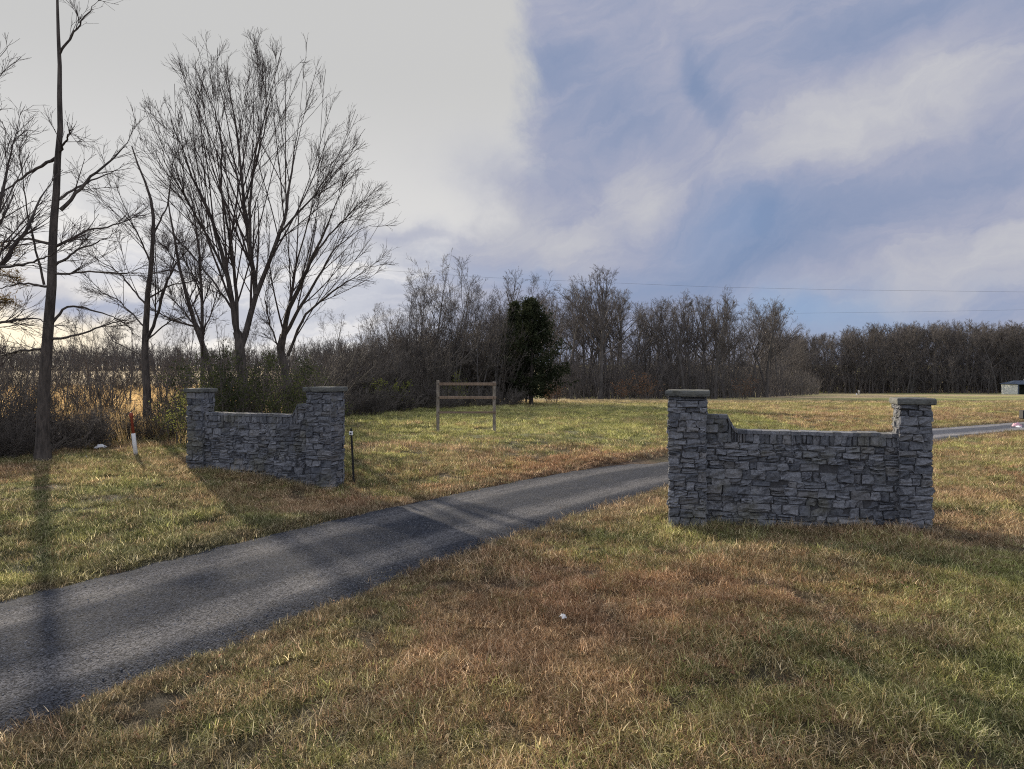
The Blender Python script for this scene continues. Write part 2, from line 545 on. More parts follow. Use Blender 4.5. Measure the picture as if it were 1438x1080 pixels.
def road_z(X, Y, A):
    hw = half_width(X, Y)
    ragged = .22 * (fbm(X * 1.7, Y * 1.7, 91, 4) - .5) + .10 * (fbm(X * 7, Y * 7, 95, 2) - .5)
    return big(X, Y) - .085 - .07 * sstep(hw - .40, hw + .22, np.abs(A) + ragged) - .012 * np.exp(-((np.abs(A) - .8) / .25) ** 2) + .012 * (fbm(X * 4, Y * 4, 97, 3) - .5)


Z = road_z(X, Y, A)
m_, k_ = X.shape
ii = (np.arange(m_ - 1)[:, None] * k_ + np.arange(k_ - 1)[None, :]).ravel()
quads = np.stack([ii, ii + 1, ii + k_ + 1, ii + k_], 1)[:, ::-1]
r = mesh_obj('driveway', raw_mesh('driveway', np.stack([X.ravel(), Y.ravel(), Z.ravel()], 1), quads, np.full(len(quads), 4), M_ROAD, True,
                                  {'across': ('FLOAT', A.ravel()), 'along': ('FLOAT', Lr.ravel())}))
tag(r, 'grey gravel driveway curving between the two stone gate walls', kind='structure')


# ------------------------------------------------------------------ grass and gravel (stuff): instanced tufts
def tuft(name, n, rad, hmin, hmax, wid, lean, seed, mat, droop=.5, dryp=.35, seg=3):
    rng = np.random.default_rng(seed)
    V = []; Fs = []; T = []
    loops = []; counts = []; k = 0
    for i in range(n):
        r0 = rad * math.sqrt(rng.random()); a0 = rng.random() * 2 * PI
        base = np.array([r0 * math.cos(a0), r0 * math.sin(a0), -.015])
        h = rng.uniform(hmin, hmax); az = rng.random() * 2 * PI
        ln = abs(rng.normal(lean, lean * .5)); d = np.array([math.cos(az), math.sin(az), 0])
        side = np.array([-d[1], d[0], 0]); tw = rng.uniform(-.8, .8); side = side * math.cos(tw) + d * math.sin(tw)
        w = wid * rng.uniform(.6, 1.3)
        tone = rng.uniform(.55, 1.) if rng.random() < dryp else rng.uniform(0, .6)
        pts = []
        p = base.copy(); ang = ln * .4
        for s_ in range(seg + 1):
            pts.append(p.copy())
            ang += (ln * .5 + droop * rng.uniform(.2, .8)) / seg
            p = p + (np.array([0, 0, 1]) * math.cos(ang) + d * math.sin(ang)) * h / seg
        for s_ in range(seg):
            ww = w * (1 - .75 * s_ / seg)
            V += [pts[s_] - side * ww / 2, pts[s_] + side * ww / 2]; T += [tone, tone]
        V.append(pts[-1]); T.append(tone)
        for s_ in range(seg - 1):
            loops += [k + 2 * s_, k + 2 * s_ + 1, k + 2 * s_ + 3, k + 2 * s_ + 2]; counts.append(4)
        loops += [k + 2 * seg - 2, k + 2 * seg - 1, k + 2 * seg]; counts.append(3)
        k += 2 * seg + 1
    me = raw_mesh(name, V, loops, counts, mat, True, {'tone': ('FLOAT', T)})
    return bpy.data.objects.new(name, me)


def pebble(name, seed):
    rng = np.random.default_rng(seed)
    import bmesh
    bm = bmesh.new(); bmesh.ops.create_icosphere(bm, subdivisions=1, radius=1)
    for v in bm.verts:
        v.co = v.co * (1 + rng.normal(0, .18)); v.co.z *= .6
    me = bpy.data.meshes.new(name); bm.to_mesh(me); bm.free(); me.materials.append(M_PEBBLE)
    return bpy.data.objects.new(name, me)


def scatter(name, protos, pts, scale, tint, seed, label, tilt=.15, rot=None):
    rng = np.random.default_rng(seed); n = len(pts)
    rotv = np.stack([rng.normal(0, tilt, n), rng.normal(0, tilt, n), rng.random(n) * 2 * PI], 1) if rot is None else rot
    me = raw_mesh(name, pts, [], [], None, attrs={'sc': ('FLOAT', scale), 'rot': ('FLOAT_VECTOR', rotv),
                                                  'pick': ('FLOAT', rng.integers(0, len(protos), n).astype(float)),
                                                  'tint': ('FLOAT_COLOR', np.concatenate([tint, np.ones((n, 1))], 1))})
    o = mesh_obj(name, me)
    ng = bpy.data.node_groups.new(name + ' scatter', 'GeometryNodeTree')
    ng.interface.new_socket(name='Geometry', in_out='INPUT', socket_type='NodeSocketGeometry')
    ng.interface.new_socket(name='Geometry', in_out='OUTPUT', socket_type='NodeSocketGeometry')
    gi = ng.nodes.new('NodeGroupInput'); go = ng.nodes.new('NodeGroupOutput')
    jn = ng.nodes.new('GeometryNodeJoinGeometry')
    for p in protos:
        oi = ng.nodes.new('GeometryNodeObjectInfo'); oi.inputs[0].default_value = p
        ti = ng.nodes.new('GeometryNodeGeometryToInstance')
        ng.links.new(oi.outputs['Geometry'], ti.inputs[0]); ng.links.new(ti.outputs[0], jn.inputs[0])
    ip = ng.nodes.new('GeometryNodeInstanceOnPoints')
    ng.links.new(gi.outputs[0], ip.inputs['Points']); ng.links.new(jn.outputs[0], ip.inputs['Instance'])
    ip.inputs['Pick Instance'].default_value = True

    def na(an, ty):
        nd = ng.nodes.new('GeometryNodeInputNamedAttribute'); nd.data_type = ty; nd.inputs['Name'].default_value = an
        return [q for q in nd.outputs if q.enabled and q.name == 'Attribute'][0]
    ng.links.new(na('pick', 'FLOAT'), ip.inputs['Instance Index'])
    ng.links.new(na('rot', 'FLOAT_VECTOR'), ip.inputs['Rotation'])
    ng.links.new(na('sc', 'FLOAT'), ip.inputs['Scale'])
    ng.links.new(ip.outputs[0], go.inputs[0])
    md = o.modifiers.new('scatter', 'NODES'); md.node_group = ng
    tag(o, label, kind='stuff')
    return o


def wedge(n, d0, d1, rng, k=1.2, pw=1.0):
    """random ground points in the viewed wedge, between distances d0 and d1"""
    u = rng.random(n)
    d = np.sqrt(d0 ** 2 + u * (d1 ** 2 - d0 ** 2))
    return rng.uniform(-k, k, n) * (d + .8), d


def grass_points(n, d0, d1, seed, gap=-.16):
    rng = np.random.default_rng(seed)
    x, y = wedge(n, d0, d1, rng)
    s = np.abs(road_dist(x, y))
    rg = .35 * (fbm(x * 1.7, y * 1.7, 91, 4) - .5)
    keep = s > half_width(x, y) + gap + rg + rng.random(n) ** 2 * .25
    dens = fbm(x * 1.1, y * 1.1, 61, 3)
    keep &= rng.random(n) > .75 * sstep(.60, .72, fbm(x * 2.1, y * 2.1, 123, 3))
    keep &= rng.random(n) < .80 + 1.2 * (dens - .35)
    return x[keep], y[keep], rng


lawn = [tuft('lawn_tuft', 110, .14, .025, .085, .0048, 1.0, s_, M_GRASS, 1.0, .25) for s_ in (1, 2, 3, 4, 5)]
mess = [tuft('dead_tuft', 80, .11, .03, .12, .0044, 1.05, s_, M_GRASS, .9, .4) for s_ in (11, 12, 13)]
wisp = [tuft('wispy_tuft', 16, .07, .08, .20, .0040, .5, s_, M_GRASS, .7, .6) for s_ in (21, 22, 23)]
allt = lawn + mess
px_, py_, ps_, pt_ = [], [], [], []
for (n, d0, d1, sc, sd) in ((19500, 2.6, 8, .95, 1), (37500, 8, 18, 1.2, 2), (42000, 18, 40, 1.7, 3), (22000, 40, 70, 2.2, 4)):
    x, y, rng = grass_points(n, d0, d1, sd)
    px_.append(x); py_.append(y); ps_.append(sc * rng.uniform(.7, 1.3, len(x)))
x = np.concatenate(px_); y = np.concatenate(py_); sc = np.concatenate(ps_)
sc = sc * (.62 + .85 * fbm(x * 1.5, y * 1.5, 71, 3))
scatter('grass', allt, np.stack([x, y, height(x, y) + .012], 1), sc, cover(x, y, 7), 5, 'short tufted winter grass, olive and brown, on both sides of the driveway')
rng = np.random.default_rng(8)
x, y, _ = grass_points(7000, 3.0, 30, 9)
c = cover(x, y); br = c[:, 0] / (c[:, 1] + 1e-6)
k = rng.random(len(x)) < np.clip((br - .95) * 2.2, .10, 1)
x, y = x[k], y[k]
scatter('dead_grass', wisp + mess, np.stack([x, y, height(x, y)], 1), rng.uniform(.6, 1.15, len(x)), cover(x, y, 8) * .55 + RUST * .5, 6,
        'taller dead brown grass stalks standing in the turf')

# longer uncut tufts along the feet of the two walls
wx, wy = [], []
rng = np.random.default_rng(66)
for (ax, ay), (bx, by), sg in ((P(966, HY, 10.67)[:2], P(1281, HY, 9.76)[:2], 1), (P(457, HY, 14.1)[:2], P(282, HY, 15.07)[:2], 1)):
    t_ = rng.uniform(-.12, 1.10, 330); nx_, ny_ = (by - ay), -(bx - ax); l_ = math.hypot(nx_, ny_); nx_, ny_ = nx_ / l_, ny_ / l_
    if ny_ > 0: nx_, ny_ = -nx_, -ny_
    o_ = .30 + np.abs(rng.normal(0, .09, 330)) - .12 * ((t_ > .12) & (t_ < .9)); o_ = np.where(rng.random(330) < .2, -o_ - .1, o_)
    wx.append(ax + (bx - ax) * t_ + nx_ * o_); wy.append(ay + (by - ay) * t_ + ny_ * o_)
x = np.concatenate(wx); y = np.concatenate(wy)
scatter('wall_foot_grass', wisp + mess, np.stack([x, y, height(x, y)], 1), rng.uniform(.7, 1.5, len(x)), cover(x, y, 12) * .8, 67, 'longer uncut grass along the feet of the stone walls')

# fallen leaves lying in the turf
def leaf_litter(seed):
    r_ = np.random.default_rng(seed); V = []; T = []; L = []; n = 7
    for i in range(n):
        c = np.array([r_.normal(0, .12), r_.normal(0, .12), r_.uniform(.01, .05)]); a = r_.random() * 6.28; w_ = r_.uniform(.009, .020)
        d_ = np.array([math.cos(a), math.sin(a), r_.normal(0, .4)]) * w_; q = np.array([-math.sin(a), math.cos(a), r_.normal(0, .5)]) * w_ * .6
        V += [c - d_, c + q + [0, 0, .008], c + d_, c - q + [0, 0, .008]]; T += [r_.random() * .6] * 4; L += [4 * i, 4 * i + 1, 4 * i + 2, 4 * i + 3]
    return bpy.data.objects.new('fallen_leaf', raw_mesh('fallen_leaf', V, L, [4] * n, M_GRASS, False, {'tone': ('FLOAT', T)}))


rng = np.random.default_rng(55)
x, y, _ = grass_points(5200, 3.0, 26, 56, -.1)
k = rng.random(len(x)) < .25 + .75 * sstep(.4, .7, fbm(x * .5, y * .5, 88, 3))
x, y = x[k], y[k]
scatter('fallen_leaves', [leaf_litter(1), leaf_litter(2), leaf_litter(3)], np.stack([x, y, height(x, y) + .012], 1), rng.uniform(.7, 1.2, len(x)),
        np.array([.19, .115, .075]) * rng.uniform(.4, 1.4, (len(x), 1)), 57, 'small brown fallen leaves scattered in the turf')

# loose gravel
rng = np.random.default_rng(33)
t = rng.uniform(0, 1, 9000) ** 1.2
y0 = 3.0 + t * 15
j = np.abs(RC[:, 1][None, :] - y0[:, None]).argmin(1)
ac = rng.normal(0, 1, len(t)) * .75
side = rng.random(len(t)) < .35
ac = np.where(side, np.sign(ac) * (1.35 + rng.normal(0, .18, len(t))), ac)
x = RC[j, 0] + RN[j, 0] * ac + rng.normal(0, .15, len(t)); y = RC[j, 1] + RN[j, 1] * ac + rng.normal(0, .15, len(t))
s_ = road_dist(x, y); k = np.abs(s_) < 1.45
x, y, s_ = x[k], y[k], s_[k]
scatter('gravel', [pebble('pebble', q) for q in (1, 2, 3)], np.stack([x, y, road_z(x, y, s_) + .001], 1), np.abs(rng.normal(.001, .0025, len(x))) + .003,
        np.full((len(x), 3), .2), 7, 'loose grey gravel along the driveway', tilt=.6)

# tall golden grass behind the left row of trees
gold = [tuft('golden_tuft', 34, .22, .45, 1.0, .007, .22, s_, M_GRASS, .5, .8) for s_ in (31, 32, 33)]
rng = np.random.default_rng(44)
d = np.sqrt(rng.uniform(19.5 ** 2, 75 ** 2, 9000)); x = d * rng.uniform(-1.0, -.40, len(d))
k = rng.random(len(d)) < np.clip(.25 + (d - 19.5) / 6, 0, 1)
x, y = x[k], d[k]
scatter('tall_grass', gold, np.stack([x, y, height(x, y)], 1), rng.uniform(.7, 1.2, len(x)),
        np.stack([.34 + .06 * rng.random(len(x)), .225 + .05 * rng.random(len(x)), .085 + .03 * rng.random(len(x))], 1), 9,
        'tall golden dry grass in the meadow behind the left trees')


# ------------------------------------------------------------------ bare trees
def unit(v): return v / (np.linalg.norm(v, axis=-1, keepdims=True) + 1e-9)


def resample(pts, n):
    pts = np.asarray(pts, float)
    s = np.concatenate([[0], np.cumsum(np.linalg.norm(np.diff(pts, axis=0), axis=1))])
    t = np.linspace(0, s[-1], n + 1)
    return np.stack([np.interp(t, s, pts[:, k]) for k in range(3)], 1)


def grow(start, d, length, nseg, wander, up, rng):
    B = len(start); pts = [start]; p = start; d = unit(d)
    upv = np.array([0, 0, 1.0]); bend = rng.normal(0, wander * .5, (B, 3))
    for i in range(nseg):
        d = unit(d + rng.normal(0, wander, (B, 3)) + bend + up * upv)
        p = p + d * (length / nseg)[:, None]
        pts.append(p)
    return np.stack(pts, 1)


def spawn(Pp, Rp, per, tmin, tmax, ang, ratio, rratio, nseg, wander, up, rng, rmin, tip=.35, flat=0., outward=None, lenpow=.5, lmin=0., tipk=.65, env=None):
    """side shoots of a set of branches: returns point and radius arrays"""
    B, n1, _ = Pp.shape
    Lp = np.linalg.norm(np.diff(Pp, axis=1), axis=2).sum(1)
    cnt = rng.poisson(np.broadcast_to(per * (Lp / Lp.mean()) ** lenpow, (B,)))
    pi = np.repeat(np.arange(B), cnt)
    if len(pi) == 0: return None
    t = rng.uniform(tmin, tmax, len(pi)) * (n1 - 1)
    i0 = np.minimum(t.astype(int), n1 - 2); f = (t - i0)[:, None]
    pos = Pp[pi, i0] * (1 - f) + Pp[pi, i0 + 1] * f
    tan = unit(Pp[pi, i0 + 1] - Pp[pi, i0]); rad = Rp[pi, i0] * (1 - f[:, 0]) + Rp[pi, i0 + 1] * f[:, 0]
    q = rng.normal(0, 1, (len(pi), 3))
    if outward is not None:
        o = pos - outward; o[:, 2] *= .2; q = q + unit(o) * 1.0
    perp = unit(q - (q * tan).sum(1, keepdims=True) * tan)
    a = np.radians(rng.normal(ang, ang * .22, len(pi)))[:, None]
    d = tan * np.cos(a) + perp * np.sin(a)
    tt = t / (n1 - 1)
    L = np.maximum(ratio * Lp[pi] * (1.15 - tipk * tt) * rng.uniform(.55, 1.25, len(pi)), lmin)
    if env is not None:                                # reach out to the outline of the crown
        ctr, ax = env
        p_ = (pos - ctr) / ax; q_ = d / ax
        A_ = (q_ * q_).sum(1); B_ = (p_ * q_).sum(1); C_ = (p_ * p_).sum(1) - 1
        L = np.clip((-B_ + np.sqrt(np.maximum(B_ * B_ - A_ * C_, 0.))) / A_, .35, env[1].max() * 1.15) * rng.uniform(.55, 1.0, len(pi)) ** .6
    r0 = np.maximum(np.minimum(rad * rratio, rad * .9), rmin)
    if env is not None: r0 = np.maximum(np.minimum(r0, L * .011), rmin)
    C = grow(pos, d, L, nseg, wander, up, rng)
    k = np.linspace(0, 1, nseg + 1)[None]
    R = np.maximum(r0[:, None] * (1 - (1 - tip) * k), rmin * .75)
    return C, R


def tubes(groups):
    """groups of (points, radii, sides) -> vertex, loop, count arrays"""
    Vs, Ls = [], []; off = 0
    for Pp, R, sd in groups:
        B, n, _ = Pp.shape
        t = np.gradient(Pp, axis=1); t = unit(t)
        ref = np.where(np.abs(t.mean(1)[:, :1]) < .6, np.array([[1., 0, 0]]), np.array([[0, 1., 0]]))[:, None]
        u = unit(ref - (ref * t).sum(2, keepdims=True) * t); w = np.cross(t, u)
        a = np.linspace(0, 2 * PI, sd, endpoint=False)
        V = Pp[:, :, None] + R[:, :, None, None] * (np.cos(a)[:, None] * u[:, :, None] + np.sin(a)[:, None] * w[:, :, None])
        Vs.append(V.reshape(-1, 3))
        b = (np.arange(B) * n * sd)[:, None, None]; i = (np.arange(n - 1) * sd)[None, :, None]; k = np.arange(sd)[None, None]
        k2 = (np.arange(sd) + 1) % sd
        q = np.stack([b + i + k, b + i + k2[None, None], b + i + sd + k2[None, None], b + i + sd + k], -1)
        Ls.append(q.reshape(-1, 4) + off); off += B * n * sd
    V = np.vstack(Vs); L = np.vstack(Ls)
    return V, L, np.full(len(L), 4)


def tube_mesh(name, groups, mat):
    V, L, c_ = tubes(groups)
    return raw_mesh(name, V, L, c_, mat, True)


def leaf_mesh(name, centres, size, n, spread, mat, seed, aspect=.55, droop=0.):
    """n small leaf faces scattered about given points"""
    rng = np.random.default_rng(seed)
    c = centres[rng.integers(0, len(centres), n)] + rng.normal(0, spread, (n, 3))
    a = unit(rng.normal(0, 1, (n, 3)) + np.array([0, 0, -droop])); q = rng.normal(0, 1, (n, 3)); b = unit(q - (q * a).sum(1, keepdims=True) * a)
    s = size * rng.uniform(.6, 1.4, (n, 1))
    nn = np.cross(a, b)
    V = np.stack([c, c + a * s * .5 + b * s * aspect * .5 + nn * s * .08, c + a * s, c + a * s * .5 - b * s * aspect * .5 + nn * s * .08], 1).reshape(-1, 3)
    L = np.arange(4 * n)
    clump = vnoise(c[:, 0] * 2.1 + 9, c[:, 2] * 2.1 + c[:, 1], 3)
    tone = np.repeat(np.clip(.6 * clump + .5 * rng.random(n), 0, 1), 4)
    return raw_mesh(name, V, L, np.full(n, 4), mat, False, {'tone': ('FLOAT', tone)})


def auto_tree(h, seed, clear=.35, limbs=14, width=.30, r0=None, twig=.008, dens=1.0, levels=4, up=.05, fork=0, amin=12, amax=58):
    """bare tree of height h at the origin whose limbs reach out to a domed crown: (trunk groups, crown groups)"""
    rng = np.random.default_rng(seed)
    r0 = r0 or h * .012
    n = 14
    start = np.zeros((1, 3)); start[0, 2] = -.15
    nst = 1 + fork
    st = np.repeat(start, nst, 0)
    a = rng.random(nst) * 2 * PI + np.arange(nst) * 2 * PI / nst
    tilt = np.where(np.arange(nst) == 0, .03, .16) if fork else np.array([.03])
    d = np.stack([np.cos(a) * tilt, np.sin(a) * tilt, np.ones(nst)], 1)
    T = grow(st, d, h * np.where(np.arange(nst) == 0, .86, rng.uniform(.62, .8, nst)), n, .022, .015, rng)
    if fork: T[1:, :, 2] += 0
    k = np.linspace(0, 1, n + 1)
    R = (r0 * np.where(np.arange(nst) == 0, 1, .7))[:, None] * (1 - .86 * k + .35 * np.exp(-k * 30))[None]
    nl = limbs
    ti = rng.integers(0, nst, nl); tt = np.sort(rng.uniform(clear, .98, nl)) * n
    i0 = np.minimum(tt.astype(int), n - 1); f = (tt - i0)[:, None]
    pos = T[ti, i0] * (1 - f) + T[ti, i0 + 1] * f
    rad = R[ti, i0] * (1 - f[:, 0]) + R[ti, i0 + 1] * f[:, 0]
    fr = (tt / n - clear) / (1 - clear)
    ang = np.radians(amax + (amin - amax) * fr + rng.normal(0, 7, nl)); aa = np.arange(nl) * 2.4 + rng.normal(0, .5, nl)
    dd = np.stack([np.cos(aa) * np.sin(ang), np.sin(aa) * np.sin(ang), np.cos(ang)], 1)
    # distance to the crown outline
    c0 = h * (clear * .75); ctr = np.array([0, 0, (h + c0) / 2]); ax = np.array([width * h, width * h, (h - c0) / 2])
    p_ = (pos - ctr) / ax; q_ = dd / ax
    A_ = (q_ * q_).sum(1); B_ = (p_ * q_).sum(1); C_ = (p_ * p_).sum(1) - 1
    L = (-B_ + np.sqrt(np.maximum(B_ * B_ - A_ * C_, .01))) / A_
    L = np.clip(L, .1 * h, .6 * h) * rng.uniform(.82, 1.05, nl)
    C = grow(pos, dd, L, 10, .028, up * .5, rng)
    rr = np.maximum(np.minimum(rad * .62, L * .018), twig * 1.8)
    RL = rr[:, None] * (1 - .75 * np.linspace(0, 1, 11))[None]
    L2 = spawn(C, RL, 9.5 * dens, .2, .99, 36, .34, .55, 7, .035, up * .3, rng, twig * 1.2, lmin=.05 * h)
    L3 = spawn(L2[0], L2[1], 6.5 * dens, .12, 1., 38, .44, .65, 5, .04, up * .2, rng, twig, lmin=.03 * h)
    groups = [(C, RL, 5), (L2[0], L2[1], 3), (L3[0], L3[1], 3)]
    if levels >= 4:
        L4 = spawn(L3[0], L3[1], 3.0 * dens, .15, 1., 38, .5, .8, 3, .05, up, rng, twig * .85)
        groups.append((L4[0], L4[1], 3))
    return [(T, R, 8)], groups


def shrub_parts(h, seed, stems=14, spread=.5, twig=.006, dens=1.0, up=.06):
    """many-stemmed bare shrub: one set of stems, one of twigs"""
    rng = np.random.default_rng(seed)
    a = rng.random(stems) * 2 * PI; rr = np.sqrt(rng.random(stems)) * spread * h * .35
    st = np.stack([rr * np.cos(a), rr * np.sin(a), np.full(stems, -.1)], 1)
    d = np.stack([np.cos(a) * spread * rng.random(stems), np.sin(a) * spread * rng.random(stems), np.ones(stems)], 1)
    T = grow(st, d, h * rng.uniform(.6, 1.05, stems), 8, .09, .03, rng)
    k = np.linspace(0, 1, 9)
    R = (h * .006 * rng.uniform(.6, 1.4, stems))[:, None] * (1 - .75 * k)[None] + twig * .5
    L1 = spawn(T, R, 8 * dens, .12, 1, 34, .42, .6, 6, .07, up, rng, twig * 1.2)
    L2 = spawn(L1[0], L1[1], 4.5 * dens, .1, 1, 36, .5, .7, 5, .08, up, rng, twig)
    L3 = spawn(L2[0], L2[1], 1.8 * dens, .1, 1, 38, .6, .8, 3, .1, up, rng, twig * .8)
    return [(T, R, 5)], [(L1[0], L1[1], 3), (L2[0], L2[1], 3), (L3[0], L3[1], 3)]


def twig_points(groups, k=2):
    return np.vstack([g_[0][:, k:].reshape(-1, 3) for g_ in groups])


def tree_thing(name, loc, trunk_me, crown_me, label, cat, group=None, rz=0., sc=1., part='trunk', part2='crown'):
    e = empty(name, loc, rz, sc)
    mesh_obj(part, trunk_me, e); mesh_obj(part2, crown_me, e)
    return tag(e, label, cat, group)


def guided_tree(name, base, trunk, limbs, seed, label, r0, r1, twig=.0055, dens=1.0, extra=0, cat='tree', up=.10, depth=.35, l2=15., l2r=.36, env=None):
    """a tree whose trunk and main limbs follow measured lines; trunk = list of (px,py), limbs = list of (r0, r1, [(px,py)...])"""
    rng = np.random.default_rng(seed)
    D = base[2]
    b = np.array([P(base[0], HY, D)[0], D, 0.0]); b[2] = hz(b[0], b[1])

    def line(pts, drift, n, n2=True):
        q = np.array([P(u, v, D) for u, v in pts])
        s = np.linspace(0, 1, len(q))
        q = q * 1.0
        # drift in depth, kept on the same sight line so that the limb leans towards or away from the road
        k = 1 + drift * s ** 1.3 / D
        cam = np.array([0, 0, CAMZ])
        q = cam + (q - cam) * k[:, None]
        q = resample(resample(q, 40)[:37] if n2 else q, n) - b
        q[1:-1] += rng.normal(0, .012, q[1:-1].shape)
        return q
    T = line(trunk, 0., 16, False)[None]
    T[0, 0, 2] = min(T[0, 0, 2], -.15)
    k = np.linspace(0, 1, 17)
    R = (r0 + (r1 - r0) * k + r0 * .55 * np.exp(-k * 34))[None]
    LP, LR = [], []
    for i, (a0, a1, pts) in enumerate(limbs):
        dr = rng.normal(0, 1) * depth * 4
        LP.append(line(pts, dr, 16)); kk = np.linspace(0, 1, 17); LR.append((a0 * .78 + (a1 * .7 - a0 * .78) * kk ** .8))
    LP = np.array(LP); LR = np.array(LR)
    trunk_me = tube_mesh('trunk', [(T, R, 10), (LP, LR * (1 - .55 * sstep(.55, 1., np.linspace(0, 1, 17)))[None], 8)], M_BARK)
    allP = np.concatenate([T, LP]); allR = np.concatenate([R, LR])
    LR = LR * (1 - .55 * sstep(.55, 1., np.linspace(0, 1, 17)))[None]
    if env:
        c_ = P(env[0], env[1], D) - b; env = (c_, np.array([env[2] / F * D, env[2] / F * D * .9, env[3] / F * D]))
    S2 = spawn(LP, LR, l2, .10, .995, 23, l2r, .45, 12, .014, up * .22, rng, twig * 1.4, tipk=.92, env=env)
    if extra:
        E = spawn(T, R, extra, .25, .98, 48, .26, .5, 12, .02, up * .5, rng, twig * 1.7)
        S2 = (np.concatenate([S2[0], E[0]]), np.concatenate([S2[1], E[1]]))
    S3 = spawn(S2[0], S2[1], 6.0 * dens, .10, .99, 26, .30 if env else .42, .5, 9, .018, up * .22, rng, twig * 1.0, lmin=.38, tipk=.75)
    S4 = spawn(S3[0], S3[1], 3.6 * dens, .10, 1, 29, .52, .7, 6, .025, up * .22, rng, twig * .78, lmin=.28)
    S5 = spawn(S4[0], S4[1], 1.0 * dens, .2, 1, 33, .55, .8, 3, .04, up * .3, rng, twig * .6, lmin=.15)
    gr = [(LP, LR, 8), (S2[0], S2[1], 5), (S3[0], S3[1], 4), (S4[0], S4[1], 3), (S5[0], S5[1], 3)]
    e = empty(name, b)
    mesh_obj('trunk', trunk_me, e); 
    mesh_obj('crown', tube_mesh('crown', gr[1:], M_TWIG), e)
    return tag(e, label, cat)


guided_tree('bare_tree', (343, 0, 20.0), [(344, 625), (342, 560), (340, 520), (337, 492), (333, 466)], [
    (.125, .014, [(335, 474), (326, 430), (321, 392), (298, 307), (276, 262), (254, 203), (228, 133), (211, 95)]),
    (.085, .012, [(333, 466), (332, 410), (322, 336), (310, 262), (291, 195), (265, 140)]),
    (.135, .014, [(337, 492), (348, 455), (360, 414), (352, 358), (343, 284), (337, 218), (330, 162), (317, 107), (298, 62)]),
    (.100, .012, [(360, 414), (380, 362), (402, 299), (410, 232), (421, 162), (454, 125)]),
    (.070, .012, [(352, 358), (350, 290), (358, 218), (372, 162), (387, 125), (406, 72)]),
    (.060, .012, [(380, 362), (398, 321), (439, 277), (476, 225), (517, 192)]),
    (.060, .012, [(321, 392), (290, 330), (262, 280), (235, 236), (202, 158)]),
    (.048, .012, [(330, 440), (300, 395), (262, 350), (225, 310), (185, 290)]),
    (.045, .012, [(343, 284), (360, 230), (372, 180), (374, 130), (362, 88)]),
    (.045, .012, [(310, 262), (312, 200), (300, 150), (285, 105)]),
], 101, 'tall spreading bare tree right behind the left stone wall, forking low into many limbs', .205, .125, dens=1.0, env=(366, 262, 172, 205), l2=13.)

guided_tree('bare_tree', (410, 0, 21.0), [(412, 620), (408, 565), (399, 515), (394, 492), (398, 470)], [
    (.125, .014, [(394, 495), (400, 460), (406, 433), (421, 400), (435, 370), (461, 314), (484, 258), (498, 218)]),
    (.085, .012, [(400, 470), (421, 433), (440, 400), (470, 350), (506, 321), (550, 307)]),
    (.070, .012, [(404, 500), (430, 440), (480, 400), (520, 375), (547, 347)]),
    (.055, .012, [(435, 370), (462, 330), (500, 290), (528, 262)]),
    (.050, .012, [(406, 433), (414, 380), (430, 320), (445, 262), (456, 215)]),
    (.040, .012, [(399, 505), (380, 460), (372, 420), (378, 370)]),
], 102, 'leaning bare tree behind the gap beside the road end of the left wall, sweeping right', .165, .11, dens=1.0, env=(452, 350, 104, 158), l2=10.)

guided_tree('bare_tree', (60, 0, 16.0), [(60, 665), (60, 600), (64, 520), (70, 430), (74, 340), (80, 250), (84, 170), (84, 90), (81, 40), (80, -40)], [
    (.060, .012, [(85, 295), (122, 254), (170, 213), (200, 161)]),
    (.045, .010, [(83, 280), (110, 262), (150, 245), (196, 222)]),
    (.050, .012, [(76, 347), (122, 324), (159, 317), (222, 291)]),
    (.045, .012, [(77, 373), (111, 350), (148, 335), (180, 318)]),
    (.038, .010, [(76, 384), (130, 382), (207, 384), (250, 378)]),
    (.045, .012, [(73, 454), (93, 430), (122, 432), (170, 450), (200, 470)]),
    (.055, .012, [(80, 221), (41, 243), (0, 271), (-40, 300)]),
    (.050, .012, [(73, 343), (37, 335), (0, 341), (-50, 350)]),
    (.040, .012, [(70, 402), (30, 398), (0, 405), (-40, 400)]),
    (.045, .012, [(68, 478), (110, 470), (150, 456), (215, 440)]),
    (.045, .012, [(68, 490), (30, 492), (0, 500), (-40, 512)]),
    (.040, .010, [(84, 75), (100, 50), (125, 15), (150, -10)]),
    (.040, .010, [(83, 215), (97, 190), (110, 165)]),
    (.038, .010, [(62, 400), (50, 350), (36, 290), (30, 230), (20, 180)]),
], 103, 'tall straight bare tree with the thickest trunk, left of the white and orange marker post', .145, .02, dens=.62, depth=.3, up=.05, l2=7., l2r=.36)

guided_tree('bare_tree', (208, 0, 23.0), [(209, 625), (206, 560), (203, 500), (206, 430), (212, 370), (216, 310), (210, 270), (195, 235), (185, 205)], [
    (.085, .012, [(205, 480), (222, 440), (228, 410), (246, 372), (280, 330), (300, 300)]),
    (.045, .010, [(212, 370), (190, 320), (165, 290), (140, 262)]),
    (.045, .010, [(214, 330), (235, 290), (242, 240), (248, 205)]),
    (.045, .010, [(206, 430), (170, 385), (130, 360), (110, 340)]),
    (.045, .010, [(206, 420), (240, 400), (270, 395), (310, 375)]),
    (.040, .010, [(204, 460), (165, 420), (140, 410), (95, 380)]),
    (.040, .010, [(204, 480), (240, 450), (280, 440), (312, 455)]),
    (.040, .010, [(203, 500), (160, 480), (130, 440)]),
], 104, 'bare tree just behind the marker post, its trunk dividing at half height', .15, .02, dens=.85, up=.06, env=(200, 350, 110, 150), l2=8.)

